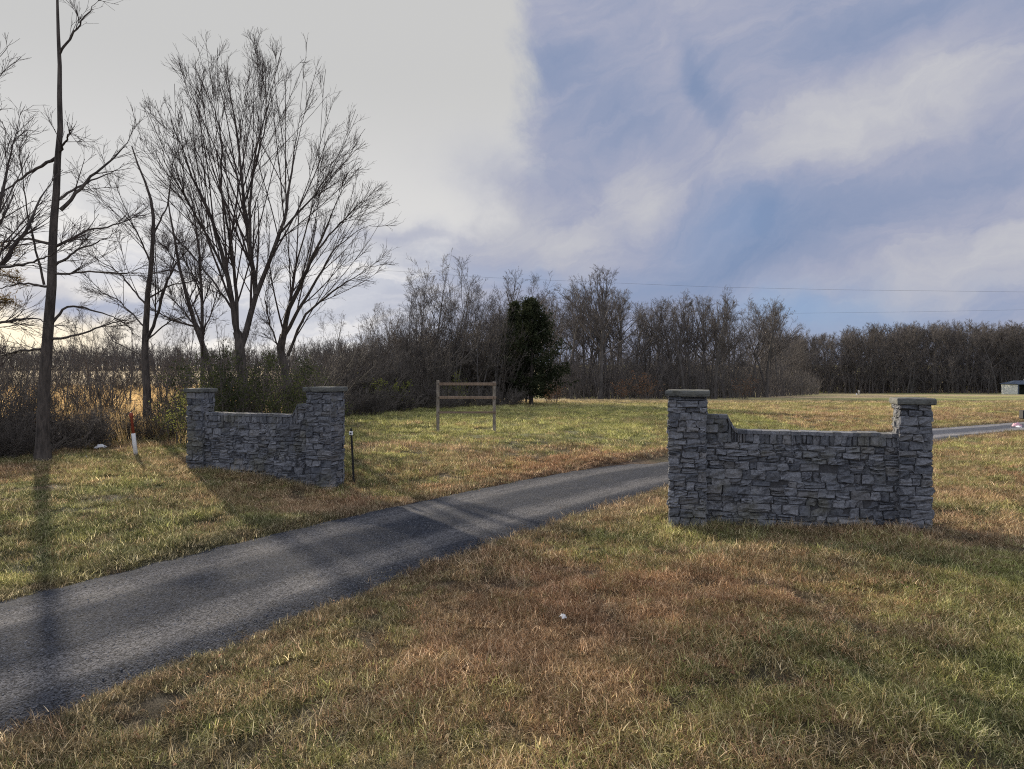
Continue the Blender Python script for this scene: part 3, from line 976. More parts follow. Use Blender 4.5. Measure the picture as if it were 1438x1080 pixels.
guided_tree('bare_tree', (302, 0, 24.0), [(305, 590), (300, 540), (290, 500), (280, 470), (265, 425), (252, 375), (242, 320), (236, 280)], [
    (.035, .010, [(280, 470), (262, 440), (230, 410), (205, 395)]),
    (.035, .010, [(265, 425), (280, 385), (285, 345), (280, 310)]),
    (.030, .010, [(252, 375), (230, 345), (205, 330)]),
], 105, 'slender bare tree leaning left, behind the far pillar of the left wall', .12, .02, dens=.9, extra=5, up=.06)
guided_tree('bare_tree', (284, 0, 22.0), [(286, 610), (285, 540), (284, 480), (283, 400), (279, 340), (270, 290)], [
    (.035, .010, [(284, 470), (300, 430), (312, 390), (320, 350)]),
    (.030, .010, [(283, 410), (265, 380), (250, 345)]),
], 106, 'thin upright bare tree directly behind the far pillar of the left wall', .085, .02, dens=.9, extra=6, up=.08)
# a tree standing past the left edge, limbs reaching in
guided_tree('bare_tree', (-60, 0, 13.5), [(-70, 690), (-62, 600), (-50, 500), (-36, 420)], [
    (.085, .014, [(-36, 420), (0, 375), (40, 318), (64, 265), (100, 220)]),
    (.080, .014, [(-36, 430), (-10, 340), (0, 280), (20, 200), (35, 130)]),
    (.050, .012, [(-45, 470), (0, 452), (50, 446), (100, 470)]),
    (.050, .012, [(-40, 440), (-20, 300), (-30, 150), (0, 60), (8, 90)]),
    (.040, .012, [(0, 375), (30, 372), (70, 360), (110, 330)]),
], 107, 'bare tree at the very edge of the lawn, its limbs crossing the thick straight trunk', .17, .11, dens=.7, up=.05)

# ------------------------------------------------------------------ wood archetypes shared by the copies
ARCH = {}


def arch(key, mats, tr):
    ARCH[key] = (tube_mesh('trunk', tr[0], mats[0]), tube_mesh('crown', tr[1], mats[1]))


FM = (M_FBARK, M_FTWIG)
for i in range(3):
    arch(('round', i), FM, auto_tree(15, 200 + i, .36, 20, .36, .30, .0100, 1.0, fork=(0, 1, 1)[i], amax=62))
    arch(('tall', i), FM, auto_tree(15, 220 + i, .46, 15, .21, .24, .0100, .9, fork=(1, 0, 0)[i], amax=44))
    arch(('slim', i), FM, auto_tree(12, 240 + i, .34, 15, .21, .10, .0080, .88, fork=(1, 2, 1)[i], amin=8, amax=42, up=.08))
for i in range(4):
    arch(('far', i), FM, auto_tree(17, 260 + i, .36, 18, .24, .22, .022, 1.0, levels=3, fork=(0, 1, 0, 1)[i], amax=55))
SHR = {}
for i in range(4):
    s_ = shrub_parts(4.0, 300 + i, 16, .55, .0085, 1.05)
    SHR[i] = (tube_mesh('stems', s_[0], M_BRUSH), tube_mesh('twigs', s_[1], M_BRUSH))
LOW = {}
for i in range(3):
    s_ = shrub_parts(1.3, 320 + i, 22, 1.0, .0042, .9, .02)
    LOW[i] = (tube_mesh('stems', s_[0], M_BRUSH), tube_mesh('twigs', s_[1], M_BRUSH))


def put(key, px, d, hgt, nominal, name, label, cat, group, rng, src=None):
    x = (px - CX) / F * d
    tr, cr = (src or ARCH)[key]
    pt = ('trunk', 'crown') if src is None else ('stems', 'twigs')
    return tree_thing(name, (x, d, hz(x, d) - .05), tr, cr, label, cat, group, rng.random() * 6.28, hgt / nominal, *pt)


rng = np.random.default_rng(400)


def top_h(py, d, x):                                   # height of a tree whose top shows at row py
    return (HY - py) / F * d + CAMZ - hz(x, d)


# trees of the wood edge one can tell apart
def named(key, px, top, d, nominal, label):
    x = (px - CX) / F * d
    return put(key, px, d, top_h(top, d, x), nominal, 'bare_tree', label, 'tree', 'trees of the wood edge', rng)


named(('round', 0), 843, 378, 82, 15, 'largest round crowned bare tree of the wood edge, right of the dark cedar')
named(('round', 1), 742, 377, 74, 15, 'round topped bare tree rising directly behind the dark cedar')
named(('tall', 0), 1003, 400, 84, 15, 'tall bare tree above the inner pillar of the right wall, highest in its stretch')
named(('round', 2), 1076, 415, 99, 15, 'round domed bare tree where the near wood drops to the far wood')
named(('tall', 1), 950, 410, 85, 15, 'bare tree with a narrow top, just above the left side of the right wall pillar')
named(('tall', 2), 800, 388, 84, 15, 'bare tree with a thin leaning stem between the cedar and the largest round crown')
named(('slim', 0), 608, 345, 47, 12, 'tallest slim bare tree in the thicket behind the timber sign frame')
named(('slim', 1), 640, 352, 48, 12, 'slim bare tree behind the middle of the timber sign frame')
named(('slim', 2), 585, 372, 46, 12, 'slim bare tree left of the timber sign frame, over the thicket')
named(('slim', 0), 672, 385, 49, 12, 'slim bare tree above the right post of the timber sign frame')
named(('slim', 1), 697, 402, 50, 12, 'low slim bare tree between sign frame and cedar')
named(('slim', 2), 463, 430, 60, 12, 'small lone bare tree above the thicket, right of the left wall')
# the rest of the near wood edge
for i in range(64):
    px = 690 + (i * 7.3) % 452 + rng.normal(0, 5); d = np.interp(px, [690, 1000, 1090, 1145], [80, 82, 100, 138]) + rng.uniform(0, 34)
    x = (px - CX) / F * d
    tp = np.interp(px, [690, 780, 850, 930, 1000, 1080, 1110, 1145], [425, 405, 400, 418, 412, 425, 446, 462]) + abs(rng.normal(0, 16))
    key = [('tall', i % 3), ('slim', i % 3), ('round', (i + 1) % 3)][i % 3 if i % 5 else 0]
    nom = 12 if key[0] == 'slim' else 15
    put(key, px, d, top_h(tp, d, x), nom, 'bare_tree', 'ordinary bare tree massed in the wood behind the near field', 'tree', 'massed trees of the near wood', rng)
# the far wood on the right
for i in range(170):
    d = 168 + 50 * rng.random() ** 1.3
    px = rng.uniform(1085, 1500); x = (px - CX) / F * d
    tp = np.interp(px, [1085, 1140, 1200, 1300, 1400, 1500], [462, 464, 456, 447, 450, 446]) + abs(rng.normal(0, 9)) + (d - 168) * .05
    put(('far', i % 4), px, d, top_h(tp, d, x), 17, 'bare_tree', 'bare grey tree massed in the far wood beyond the open field', 'tree', 'massed trees of the far wood', rng)
# lone small tree left of the shed
put(('slim', 0), 1388, 156, 9.0, 12, 'bare_tree', 'small lone tree in the field just left of the pale shed', 'tree', None, rng)

# thicket behind the sign frame: shrubs
for i in range(46):
    px = rng.uniform(425, 735); d = np.interp(px, [425, 520, 700, 760], [33, 36, 50, 54]) + rng.random() ** 1.4 * 14
    x = (px - CX) / F * d
    tp = np.interp(px, [425, 470, 530, 600, 700, 760], [498, 486, 460, 450, 452, 472]) + abs(rng.normal(0, 18))
    put(i % 4, px, d, max(1.6, top_h(tp, d, x)), 4.0, 'bare_shrub', 'bare twiggy shrub of the thicket behind the timber sign frame', 'shrub', 'shrubs of the thicket', rng, SHR)
for i in range(16):
    px = 515 + i * 14.5 + rng.normal(0, 5); d = np.interp(px, [425, 520, 700, 760], [36, 39, 52, 57]) + rng.uniform(0, 6); x = (px - CX) / F * d
    tp = np.interp(px, [430, 480, 540, 570, 690, 720, 760], [452, 440, 420, 390, 395, 410, 415]) + abs(rng.normal(0, 16))
    put(('slim', i % 3), px, d, top_h(tp, d, x), 12, 'bare_tree', 'slim bare sapling rising out of the thicket behind the timber sign frame', 'tree', 'saplings in the thicket', rng)
for i in range(30):
    px = 428 + i * 10.2 + rng.normal(0, 4); d = np.interp(px, [425, 520, 700, 770], [31, 34.5, 48, 52]) + rng.normal(0, .5)
    put(i % 3, px, d, rng.uniform(1.0, 1.8), 1.3, 'low_shrub', 'low brown brush along the front of the thicket', 'shrub', 'low brush before the thicket', rng, LOW)
# brush under the left trees
for i in range(30):
    px = -45 + rng.random() * 300; d = np.interp(px, [-40, 100, 260], [15.5, 18.0, 21.5]) + rng.random() * 2.5
    if 165 < px < 205 and d < 20: d += 2.0
    put(i % 3, px, d, rng.uniform(.7, 1.5), 1.3, 'low_shrub', 'low bare bramble under the left row of trees', 'shrub', 'brambles under the left trees', rng, LOW)
for i in range(9):
    px = (-30, -5, 22, 100, 150, 235, 262, 130, 45)[i]; d = (17.5, 18.5, 19.5, 26, 27, 25, 24, 30, 24)[i]
    put(i % 4, px, d, (2.6, 2.3, 2.9, 2.2, 2.4, 2.1, 2.4, 2.6, 2.2)[i], 4.0, 'bare_shrub', 'bare dark shrub between the left trees and the golden meadow', 'shrub', 'shrubs among the left trees', rng, SHR)
for i in range(8):
    px = (92, 128, 158, 182, 232, 262, 318, 362, 384, 428, 445, 15)[i]; d = (33, 40, 29, 36, 31, 38, 34, 30, 41, 36, 44, 30)[i]; x = (px - CX) / F * d
    put(('slim', i % 3), px, d, top_h((432, 420, 445, 428, 440, 418, 430, 446, 425, 440, 432, 420)[i], d, x), 12, 'bare_tree', 'small slim bare tree growing between the big left trees and the meadow', 'tree', 'small trees behind the left row', rng)
for i in range(9):
    px = (300, 328, 352, 372, 398, 420, 438, 455, 340)[i]; d = (23, 26, 24.5, 27, 25, 26, 28, 30, 29)[i]
    put(i % 4, px, d, (2.7, 3.0, 2.8, 3.1, 2.9, 3.0, 3.1, 3.3, 3.3)[i], 4.0, 'bare_shrub', 'bare grey shrub crowding behind the left stone wall', 'shrub', 'shrubs behind the left wall', rng, SHR)
for i in range(16):
    px = -40 + i * 22 + rng.normal(0, 5); d = rng.uniform(56, 64)
    put(i % 4, px, d, rng.uniform(3.0, 4.4), 4.0, 'bare_shrub', 'bare shrub of the hedgerow across the golden meadow', 'shrub', 'hedgerow across the meadow', rng, SHR)
# brush at the foot of the near and far woods: uncountable stems
def brush_mass(name, pts, hmin, hmax, tw, seed, label, per=3):
    r_ = np.random.default_rng(seed); n = len(pts)
    d = np.stack([r_.normal(0, .16, n), r_.normal(0, .16, n), np.ones(n)], 1)
    T = grow(pts, d, r_.uniform(hmin, hmax, n) * (.62 + .85 * fbm(pts[:, 0] * .045, pts[:, 1] * .02, seed, 3)), 4, .07, .02, r_); R = tw * (1.6 - 1.0 * np.linspace(0, 1, 5))[None] * r_.uniform(.6, 1.6, (n, 1))
    L1 = spawn(T, R, per, .2, 1, 38, .4, .7, 3, .1, .06, r_, tw * .7)
    L2 = spawn(L1[0], L1[1], per * .8, .1, 1, 38, .55, .8, 2, .1, .05, r_, tw * .6)
    me = tube_mesh(name, [(T, R, 3), (L1[0], L1[1], 3), (L2[0], L2[1], 3)], M_FTWIG)
    return tag(mesh_obj(name, me), label, kind='stuff')


def band(n, pxa, pxb, da, db, seed):
    r_ = np.random.default_rng(seed); px = r_.uniform(pxa, pxb, n); d = np.interp(px, [pxa, pxb], [da, db]) if np.isscalar(da) else 0
    return px, r_


r_ = np.random.default_rng(500)
px = r_.uniform(770, 1150, 2200); d = np.interp(px, [770, 1000, 1090, 1150], [79, 81, 99, 140]) + r_.uniform(0, 32, 2200); x = (px - CX) / F * d
brush_mass('undergrowth', np.stack([x, d, height(x, d) - .1], 1), 1.2, 5.2, .020, 501, 'dense brown brush at the foot of the near wood', 4)
px = r_.uniform(1070, 1520, 3000); d = r_.uniform(166, 215, 3000); x = (px - CX) / F * d
brush_mass('undergrowth', np.stack([x, d, height(x, d) - .1], 1), 3, 9.5, .045, 502, 'dense dark brush filling the far wood', 4)
px = r_.uniform(560, 1105, 1600); d = r_.uniform(108, 168, 1600); x = (px - CX) / F * d
brush_mass('undergrowth', np.stack([x, d, height(x, d) - .1], 1), 3, 9, .035, 504, 'dim brush deep inside the near wood', 4)
# woods along the skyline beyond the left meadow
px = r_.uniform(-90, 600, 2300); d = r_.uniform(235, 275, 2300); x = (px - CX) / F * d
brush_mass('far_woods', np.stack([x, d, height(x, d) - .1], 1), 4, 9.5, .05, 503, 'dark bare woods along the skyline beyond the golden meadow', 5)

# ------------------------------------------------------------------ leafy things
def leafy_shrub(name, px, d, h, seed, mat, n, size, label, cat='shrub', spread=.7, stems=16, sp=.10):
    x = (px - CX) / F * d
    s_ = shrub_parts(h, seed, stems, spread, .006, .7)
    e = empty(name, (x, d, hz(x, d) - .03))
    mesh_obj('stems', tube_mesh('stems', s_[0] + s_[1][:2], M_BRUSH), e)
    mesh_obj('foliage', leaf_mesh('foliage', twig_points(s_[1]), size, n, sp, mat, seed), e)
    return tag(e, label, cat)


leafy_shrub('evergreen_shrub', 322, 18.6, 2.7, 601, M_GLEAF, 6000, .055, 'dark green leafy shrub peering over the left stone wall beside its far pillar')
leafy_shrub('evergreen_shrub', 385, 19.2, 2.8, 602, M_GLEAF, 5500, .055, 'dark green leafy shrub over the middle of the left stone wall, between the two trunks')
leafy_shrub('evergreen_shrub', 420, 19.0, 1.6, 603, M_GLEAF, 2500, .05, 'thin greyish green shrub behind the stepped end of the left wall')
leafy_shrub('honeysuckle_shrub', 247, 19.5, 1.9, 604, M_YLEAF, 1500, .05, 'sparse pale green shrub left of the left wall, beside its far pillar', spread=.5, stems=10)
leafy_shrub('honeysuckle_shrub', 545, 37, 2.6, 605, M_YLEAF, 1300, .10, 'pale green leaf clump halfway up the thicket, left of the sign frame', stems=9)
leafy_shrub('honeysuckle_shrub', 632, 44, 2.2, 606, M_YLEAF, 700, .09, 'small pale green clump showing through the timber sign frame', stems=8)
leafy_shrub('beech_sapling', 905, 78, 3.2, 607, M_RLEAF, 520, .17, 'russet leaved sapling at the wood edge, left of the inner right pillar')
leafy_shrub('beech_sapling', 872, 78, 2.2, 608, M_RLEAF, 320, .16, 'low russet sapling beneath the largest round crowned tree')
leafy_shrub('beech_sapling', 775, 60, 2.0, 609, M_RLEAF, 800, .12, 'low russet shrub at the foot of the dark cedar')
leafy_shrub('beech_sapling', 1045, 79, 3.0, 610, M_RLEAF, 350, .15, 'faint russet sapling at the wood edge, above the low part of the right wall')


def cedar(px, d, h, w, seed, label):
    r = np.random.default_rng(seed)
    x = (px - CX) / F * d
    e = empty('cedar_tree', (x, d, hz(x, d) - .05))
    T = grow(np.array([[0, 0, -.1]]), np.array([[0.02, 0, 1.]]), np.array([h * .95]), 8, .02, .02, r)
    R = (h * .022 * (1 - .92 * np.linspace(0, 1, 9)))[None]
    mesh_obj('trunk', tube_mesh('trunk', [(T, R, 8)], M_BARK), e)
    nb = 190
    hh = r.uniform(.03, .98, nb); a = r.random(nb) * 2 * PI
    prof = np.interp(hh, [0, .12, .35, .65, .88, 1.], [.80, 1.0, .92, .66, .30, .05]) * w * (.42 + .95 * vnoise(a * 1.6, hh * 7, 8 + seed))
    st = np.stack([np.zeros(nb), np.zeros(nb), hh * h], 1)
    dr = np.stack([np.cos(a), np.sin(a), .25 + .3 * hh], 1)
    B = grow(st, dr, prof, 6, .08, .06, r)
    C = np.concatenate([B[:, 2:].reshape(-1, 3)])
    wts = np.repeat(np.arange(nb), 5)
    n = 20000
    me = leaf_mesh('crown', C, .20, n, (.07 + .02 * w), M_CEDAR, seed, .4)
    mesh_obj('crown', me, e)
    return tag(e, label, 'tree')


cedar(746, 52, 8.0, 3.1, 701, 'dense dark green cedar at the right end of the thicket')
cedar(722, 55, 8.2, 1.9, 702, 'smaller dark cedar half hidden in the thicket, left of the dense cedar')

# pine bough entering at the left edge
rp = np.random.default_rng(720)
e = empty('pine_tree', (P(-85, HY, 15)[0], 15, hz(P(-85, HY, 15)[0], 15)))
T = grow(np.array([[0, 0, -.1]]), np.array([[-.03, 0, 1.]]), np.array([8.5]), 10, .02, .02, rp)
R = (.15 * (1 - .88 * np.linspace(0, 1, 11)))[None]
mesh_obj('trunk', tube_mesh('trunk', [(T, R, 8)], M_BARK), e)
hh = np.array([2.6, 2.9, 3.2, 3.6, 3.9, 4.3, 4.8, 5.3, 5.8, 6.3, 6.8, 7.3, 7.8]); a = rp.uniform(-1.2, 1.2, len(hh)) + PI * (rp.random(len(hh)) < .35)
B = grow(np.stack([0 * hh, 0 * hh, hh], 1), np.stack([np.cos(a), np.sin(a), 0 * a + .12], 1), np.linspace(2.0, .8, len(hh)), 8, .08, .0, rp)
RB = np.full((len(hh), 9), .03) * (1 - .7 * np.linspace(0, 1, 9))[None]
S_ = spawn(B, RB, 6, .4, 1, 45, .3, .6, 4, .08, .05, rp, .006)
mesh_obj('boughs', tube_mesh('boughs', [(B, RB, 5), (S_[0], S_[1], 3)], M_BARK), e)
mesh_obj('needles', leaf_mesh('needles', np.vstack([S_[0][:, 1:].reshape(-1, 3), B[:, 5:].reshape(-1, 3)]), .13, 5200, .06, M_NEEDLE, 5, .10), e)
tag(e, 'pine cut by the left edge, brownish needle boughs reaching in beside the thick straight trunk', 'tree')

exec_walls = True
# ------------------------------------------------------------------ stone gate walls
def stone(mb, o, u, v, n, a0, a1, b0, b1, dep, rng, tone, rough=.010):
    """one cushion faced stone on a face: corner o, axes u (along) v (up) n (out)"""
    g_ = 5
    j = .009
    au = np.linspace(0, 1, g_); V = []
    cs = {(0, 0): rng.normal(0, j, 2), (1, 0): rng.normal(0, j, 2), (0, 1): rng.normal(0, j, 2), (1, 1): rng.normal(0, j, 2)}
    w, h = a1 - a0, b1 - b0
    gap = .002
    ex, ey = min(.018, w * .2) , min(.018, h * .2)
    tx = np.array([0, ex / w, .5, 1 - ex / w, 1]); ty = np.array([0, ey / h, .5, 1 - ey / h, 1])
    tilt = rng.normal(0, .006, 2)
    for yy in range(g_):
        for xx in range(g_):
            s_, t_ = tx[xx], ty[yy]
            off = cs[(0, 0)] * (1 - s_) * (1 - t_) + cs[(1, 0)] * s_ * (1 - t_) + cs[(0, 1)] * (1 - s_) * t_ + cs[(1, 1)] * s_ * t_
            pa = a0 + gap + s_ * (w - 2 * gap) + off[0]; pb = b0 + gap + t_ * (h - 2 * gap) + off[1]
            edge = (xx in (0, g_ - 1)) + (yy in (0, g_ - 1))
            z = dep + rng.normal(0, rough) + tilt[0] * (s_ - .5) * 2 + tilt[1] * (t_ - .5) * 2
            if edge == 1: z -= .010
            if edge == 2: z -= .017
            V.append(o + u * pa + v * pb + n * z)
    nb = len(V)
    for xx, yy in ((0, 0), (1, 0), (1, 1), (0, 1)):
        V.append(o + u * (a0 + gap + xx * (w - 2 * gap)) + v * (b0 + gap + yy * (h - 2 * gap)) - n * .03)
    Fs = []
    for yy in range(g_ - 1):
        for xx in range(g_ - 1):
            i = yy * g_ + xx
            Fs.append([i, i + 1, i + g_ + 1, i + g_])
    L_ = [yy * g_ for yy in range(g_)]; R_ = [yy * g_ + g_ - 1 for yy in range(g_)]
    B_ = list(range(g_)); T_ = [(g_ - 1) * g_ + k for k in range(g_)]
    Fs.append(B_[::-1] + [nb, nb + 1]); Fs.append(R_[::-1] + [nb + 1, nb + 2])
    Fs.append(T_ + [nb + 2, nb + 3]); Fs.append(L_ + [nb + 3, nb])
    mb.add(V, Fs, tone)


def ashlar(W, H, rng, ch=(.10, .19), bw=(.10, .30), solid=.45):
    """random ashlar pattern of rectangles"""
    out = []; y = 0.
    while y < H - 1e-6:
        c = rng.uniform(*ch)
        if H - y - c < ch[0] * .7: c = H - y
        c = min(c, H - y)
        x = 0.
        while x < W - 1e-6:
            b = rng.uniform(*bw)
            if W - x - b < bw[0] * .7: b = W - x
            b = min(b, W - x); r_ = rng.random()
            if c < .17 and r_ < solid or c < .10:
                out.append((x, x + b, y, y + c))
            elif r_ < .62:
                f = rng.uniform(.3, .7); out += [(x, x + b, y, y + c * f), (x, x + b, y + c * f, y + c)]
            elif r_ < .80 and b > .24:
                q = rng.uniform(.25, .45) * b; f = rng.uniform(.35, .65)
                if rng.random() < .5:
                    out += [(x, x + q, y, y + c), (x + q, x + b, y, y + c * f), (x + q, x + b, y + c * f, y + c)]
                else:
                    out += [(x + b - q, x + b, y, y + c), (x, x + b - q, y, y + c * f), (x, x + b - q, y + c * f, y + c)]
            elif r_ < .92 and c > .18:
                out += [(x, x + b, y, y + c * .33), (x, x + b, y + c * .33, y + c * .7), (x, x + b, y + c * .7, y + c)]
            else:
                out.append((x, x + b, y, y + c))
            x += b
        y += c
    return out


Zv = np.array([0, 0, 1.0])


def pier(parent, cx, cy, w, z0, z1, seed, capw, capt, rows, bw):
    rng = np.random.default_rng(seed)
    mb = MB(); h = w / 2; pr = .035
    H = z1 - capt - z0
    core = MB(); core.box((cx - h + pr, cy - h + pr, z0 - .3), (cx + h - pr, cy + h - pr, z1 - capt - .001))
    faces = [((cx - h, cy - h + pr), (1, 0), (0, -1), w), ((cx + h, cy + h - pr), (-1, 0), (0, 1), w),
             ((cx + h - pr, cy - h + pr), (0, 1), (1, 0), w - 2 * pr), ((cx - h + pr, cy + h - pr), (0, -1), (-1, 0), w - 2 * pr)]
    for (ox, oy), uu, nn, W in faces:
        o = np.array([ox, oy, z0]); u = np.array([*uu, 0.]); n = np.array([*nn, 0.])
        for (a0, a1, b0, b1) in ashlar(W, H, rng, rows, bw, .62):
            stone(mb, o, u, Zv, n, a0, a1, b0, b1, pr + rng.normal(0, .011), rng, rng.random(), .010)
    p = mb.build('pier', M_STONE, parent, False)
    core.build('mortar_core', M_MORTAR, p)
    cap = MB(); hc = capw / 2
    # cast slab with a chipped edge, top a little crowned
    n_ = 9
    gxs = np.linspace(-hc, hc, n_); Vt = []
    for jj in range(n_):
        for i_ in range(n_):
            e_ = max(abs(gxs[i_]), abs(gxs[jj])) / hc
            Vt.append((cx + gxs[i_], cy + gxs[jj], z1 + .012 * (1 - e_) + rng.normal(0, .0015)))
    Fs = [[jj * n_ + i_, jj * n_ + i_ + 1, (jj + 1) * n_ + i_ + 1, (jj + 1) * n_ + i_] for jj in range(n_ - 1) for i_ in range(n_ - 1)]
    ring = [i_ for i_ in range(n_)] + [jj * n_ + n_ - 1 for jj in range(1, n_)] + [(n_ - 1) * n_ + i_ for i_ in range(n_ - 2, -1, -1)] + [jj * n_ for jj in range(n_ - 2, 0, -1)]
    base_n = len(Vt)
    for lvl, (grow_, zz) in enumerate(((.010, -.014), (.012, -capt * .55), (.008, -capt + .012), (-.004, -capt))):
        for q in ring:
            vx, vy, vz = Vt[q]; s_ = 1 + grow_ / hc
            Vt.append((cx + (vx - cx) * s_ + rng.normal(0, .002), cy + (vy - cy) * s_ + rng.normal(0, .002), z1 + zz + rng.normal(0, .0015)))
    m_ = len(ring); prev = ring
    for lvl in range(4):
        cur = [base_n + lvl * m_ + k for k in range(m_)]
        for k in range(m_):
            k2 = (k + 1) % m_
            Fs.append([prev[k], cur[k], cur[k2], prev[k2]][::-1][::-1])
        prev = cur
    Fs.append(prev[::-1])
    cap.add(Vt, [f[::-1] if len(f) == 4 and max(f) >= base_n else f for f in Fs], .6)
    cap.build('cap', M_CAP, p, False)
    return p


def gate_wall(name, inner, outer, flip, zs, seed, label):
    """inner/outer: (x, y) pier centres. Local frame: x runs from inner to outer pier for the right wall (flip=1) or the other way"""
    inner = np.array(inner); outer = np.array(outer)
    L = np.linalg.norm(outer - inner); dv = (outer - inner) / L
    ang = math.atan2(dv[1], dv[0]) if flip > 0 else math.atan2(-dv[1], -dv[0])
    root = empty(name, (inner[0], inner[1], 0.0), ang)
    sgn = flip                                          # local x of the outer pier
    zi, zo, hi, ho = zs
    pier(root, 0, 0, .56, zi - .16, hi, seed, .63, .095, (.065, .15), (.12, .32))
    pier(root, sgn * L, 0, .41, zo - .16, ho, seed + 1, .47, .09, (.065, .15), (.11, .25))
    rng = np.random.default_rng(seed + 2)
    x0, x1 = (.25, L - .175)                             # along local x times sgn
    th = .17; pr = .03
    topz = 1.375; ub = 1.20; zb = min(zi, zo) - .12
    stepw, stepz = .34, 1.60
    mb = MB(); core = MB()
    yf = -.12                                           # front face line of the stones, set back from the piers
    back = yf + .30

    def prof(t):                                        # top edge of the wall
        if t < stepw: return stepz
        if t < stepw + .16: return topz + (stepz - topz) * (1 - math.sin((t - stepw) / .16 * PI / 2)) 
        return topz
    # core prism
    ts = np.unique(np.concatenate([[x0, x1], np.linspace(x0 + stepw, x0 + stepw + .16, 9), [x0 + stepw - .001]]))
    V = []; Fs = []
    for t in ts:
        zt = prof(t - x0) - .03
        for yy in (yf + pr, back - pr):
            V += [(sgn * t, yy, zb - .3), (sgn * t, yy, zt)]
    for i in range(len(ts) - 1):
        a = i * 4; b = a + 4
        Fs += [[a, b, b + 1, a + 1], [a + 2, a + 3, b + 3, b + 2], [a + 1, b + 1, b + 3, a + 3]]
    core.add(V, Fs)
    for front in (True, False):
        o = np.array([sgn * x0 if sgn > 0 else sgn * x1, yf + pr, zb]) if front else np.array([sgn * x1 if sgn > 0 else sgn * x0, back - pr, zb])
        u = np.array([1., 0, 0]) if front else np.array([-1., 0, 0]); n = np.array([0, -1., 0]) if front else np.array([0, 1., 0])
        W = x1 - x0

        def tt(a):                                      # distance from the inner pier of a point a along the face
            return a if (sgn > 0) == front else W - a
        for (a0, a1, b0, b1) in ashlar(W, ub - zb, rng, (.07, .17), (.09, .30), .5):
            stone(mb, o, u, Zv, n, a0, a1, b0, b1, pr + rng.normal(0, .014), rng, rng.random(), .012)
        # soldier course
        a = 0.
        while a < W - 1e-6:
            b_ = rng.uniform(.055, .12) if not stepw - .05 < tt(a) < stepw + .22 else .04
            if W - a - b_ < .05: b_ = W - a
            m_ = tt(a + b_ / 2)
            zt = prof(m_)
            lo = ub + rng.normal(0, .008)
            if m_ > stepw + .02:
                stone(mb, o, u, Zv, n, a, a + b_, lo - zb, zt - zb + rng.normal(0, .006), pr + rng.normal(0, .01), rng, rng.random(), .006)
            a += b_
        # stepped end beside the inner pier
        zz = ub - zb
        while zz < stepz - zb - .02:
            hh_ = rng.uniform(.08, .15)
            if stepz - zb - zz - hh_ < .06: hh_ = stepz - zb - zz
            a = 0.
            while a < stepw - 1e-6:
                b_ = rng.uniform(.10, .22)
                if stepw - a - b_ < .08: b_ = stepw - a
                q0, q1 = (a, a + b_) if (sgn > 0) == front else (W - a - b_, W - a)
                stone(mb, o, u, Zv, n, q0, q1, zz, zz + hh_, pr + rng.normal(0, .008), rng, rng.random(), .008)
                a += b_
            zz += hh_
    wp = mb.build('wall_panel', M_STONE, root, False)
    core.build('mortar_core', M_MORTAR, wp)
    # coping: flat stones along the top, following the sweep
    cp = MB(); t = x0
    while t < x1 - 1e-6:
        inside = t - x0 < stepw + .15
        b_ = .022 if (stepw - .002 < t - x0 < stepw + .15) else rng.uniform(.07, .16)
        if t - x0 < stepw: b_ = min(b_, x0 + stepw - t)
        b_ = min(b_, x1 - t)
        za, zb_ = prof(t - x0 + 1e-4), prof(t + b_ - x0 - 1e-4)
        jz = 0. if inside else rng.normal(0, .004)
        q = [(sgn * t, yf - .012 + rng.normal(0, .004), za + jz), (sgn * (t + b_ - .004), yf - .012 + rng.normal(0, .004), zb_ + jz),
             (sgn * (t + b_ - .004), back + .012, zb_ + jz), (sgn * t, back + .012, za + jz)]
        top = [(x, y, z + .022) for x, y, z in q]
        low = [(x, y, z - .030) for x, y, z in q]
        Fs = [[4, 5, 6, 7], [0, 1, 5, 4], [1, 2, 6, 5], [2, 3, 7, 6], [3, 0, 4, 7]]
        if sgn < 0: Fs = [f[::-1] for f in Fs]
        cp.add(low + top, Fs, rng.random())
        t += b_
    cp.build('coping', M_STONE, wp, False)
    return tag(root, label, 'stone wall', 'pair of gate walls')


RI, RO = P(966, HY, 10.39 + .28)[:2], P(1281, HY, 9.51 + .25)[:2]
LI, LO = P(457, HY, 14.0 + .1)[:2], P(282, HY, 14.97 + .1)[:2]
gate_wall('stone_gate_wall', RI, RO, 1, (-.10, .08, 1.995, 1.905), 801, 'grey stone gate wall right of the driveway, between a tall and a shorter capped pillar')
gate_wall('stone_gate_wall', LI, LO, -1, (-.10, .10, 1.975, 1.925), 811, 'grey stone gate wall left of the driveway, in front of the tall bare trees')

# ------------------------------------------------------------------ sign frame
D = 24.0
pl, pr_ = P(615, HY, D), P(694, HY, D)
zg = hz(0.5 * (pl[0] + pr_[0]), D)
e = empty('sign_frame', (0.5 * (pl[0] + pr_[0]), D, zg))
wd = (pr_[0] - pl[0]) / 2
rs = np.random.default_rng(900)
for sx, top in ((-1, 1.86), (1, 1.82)):
    b = MB(); b.box((sx * wd - .052, -.05, -.3), (sx * wd + .052, .05, top), .008, jit=.002, rng=rs); b.build('post', M_WOOD, e)
bolt = MB()
for sx in (-1, 1):
    for z in (1.735, 1.26, .74):
        for dz in (-.018, .018): bolt.tube([(sx * wd * .985, -.086, z + dz), (sx * wd * .985, -.050, z + dz)], .008, 6)
for z, th in ((1.735, .05), (1.26, .048), (.74, .036)):
    b = MB(); b.box((-wd + .054, -.078, z - th), (wd + .07, -.053, z + th), .004, jit=.004, rng=rs); b.build('rail', M_RAIL, e)
bolt.build('bolts', M_BLACK, e)
tag(e, 'empty timber sign frame, two posts and three brown rails, standing on the field', 'sign frame')

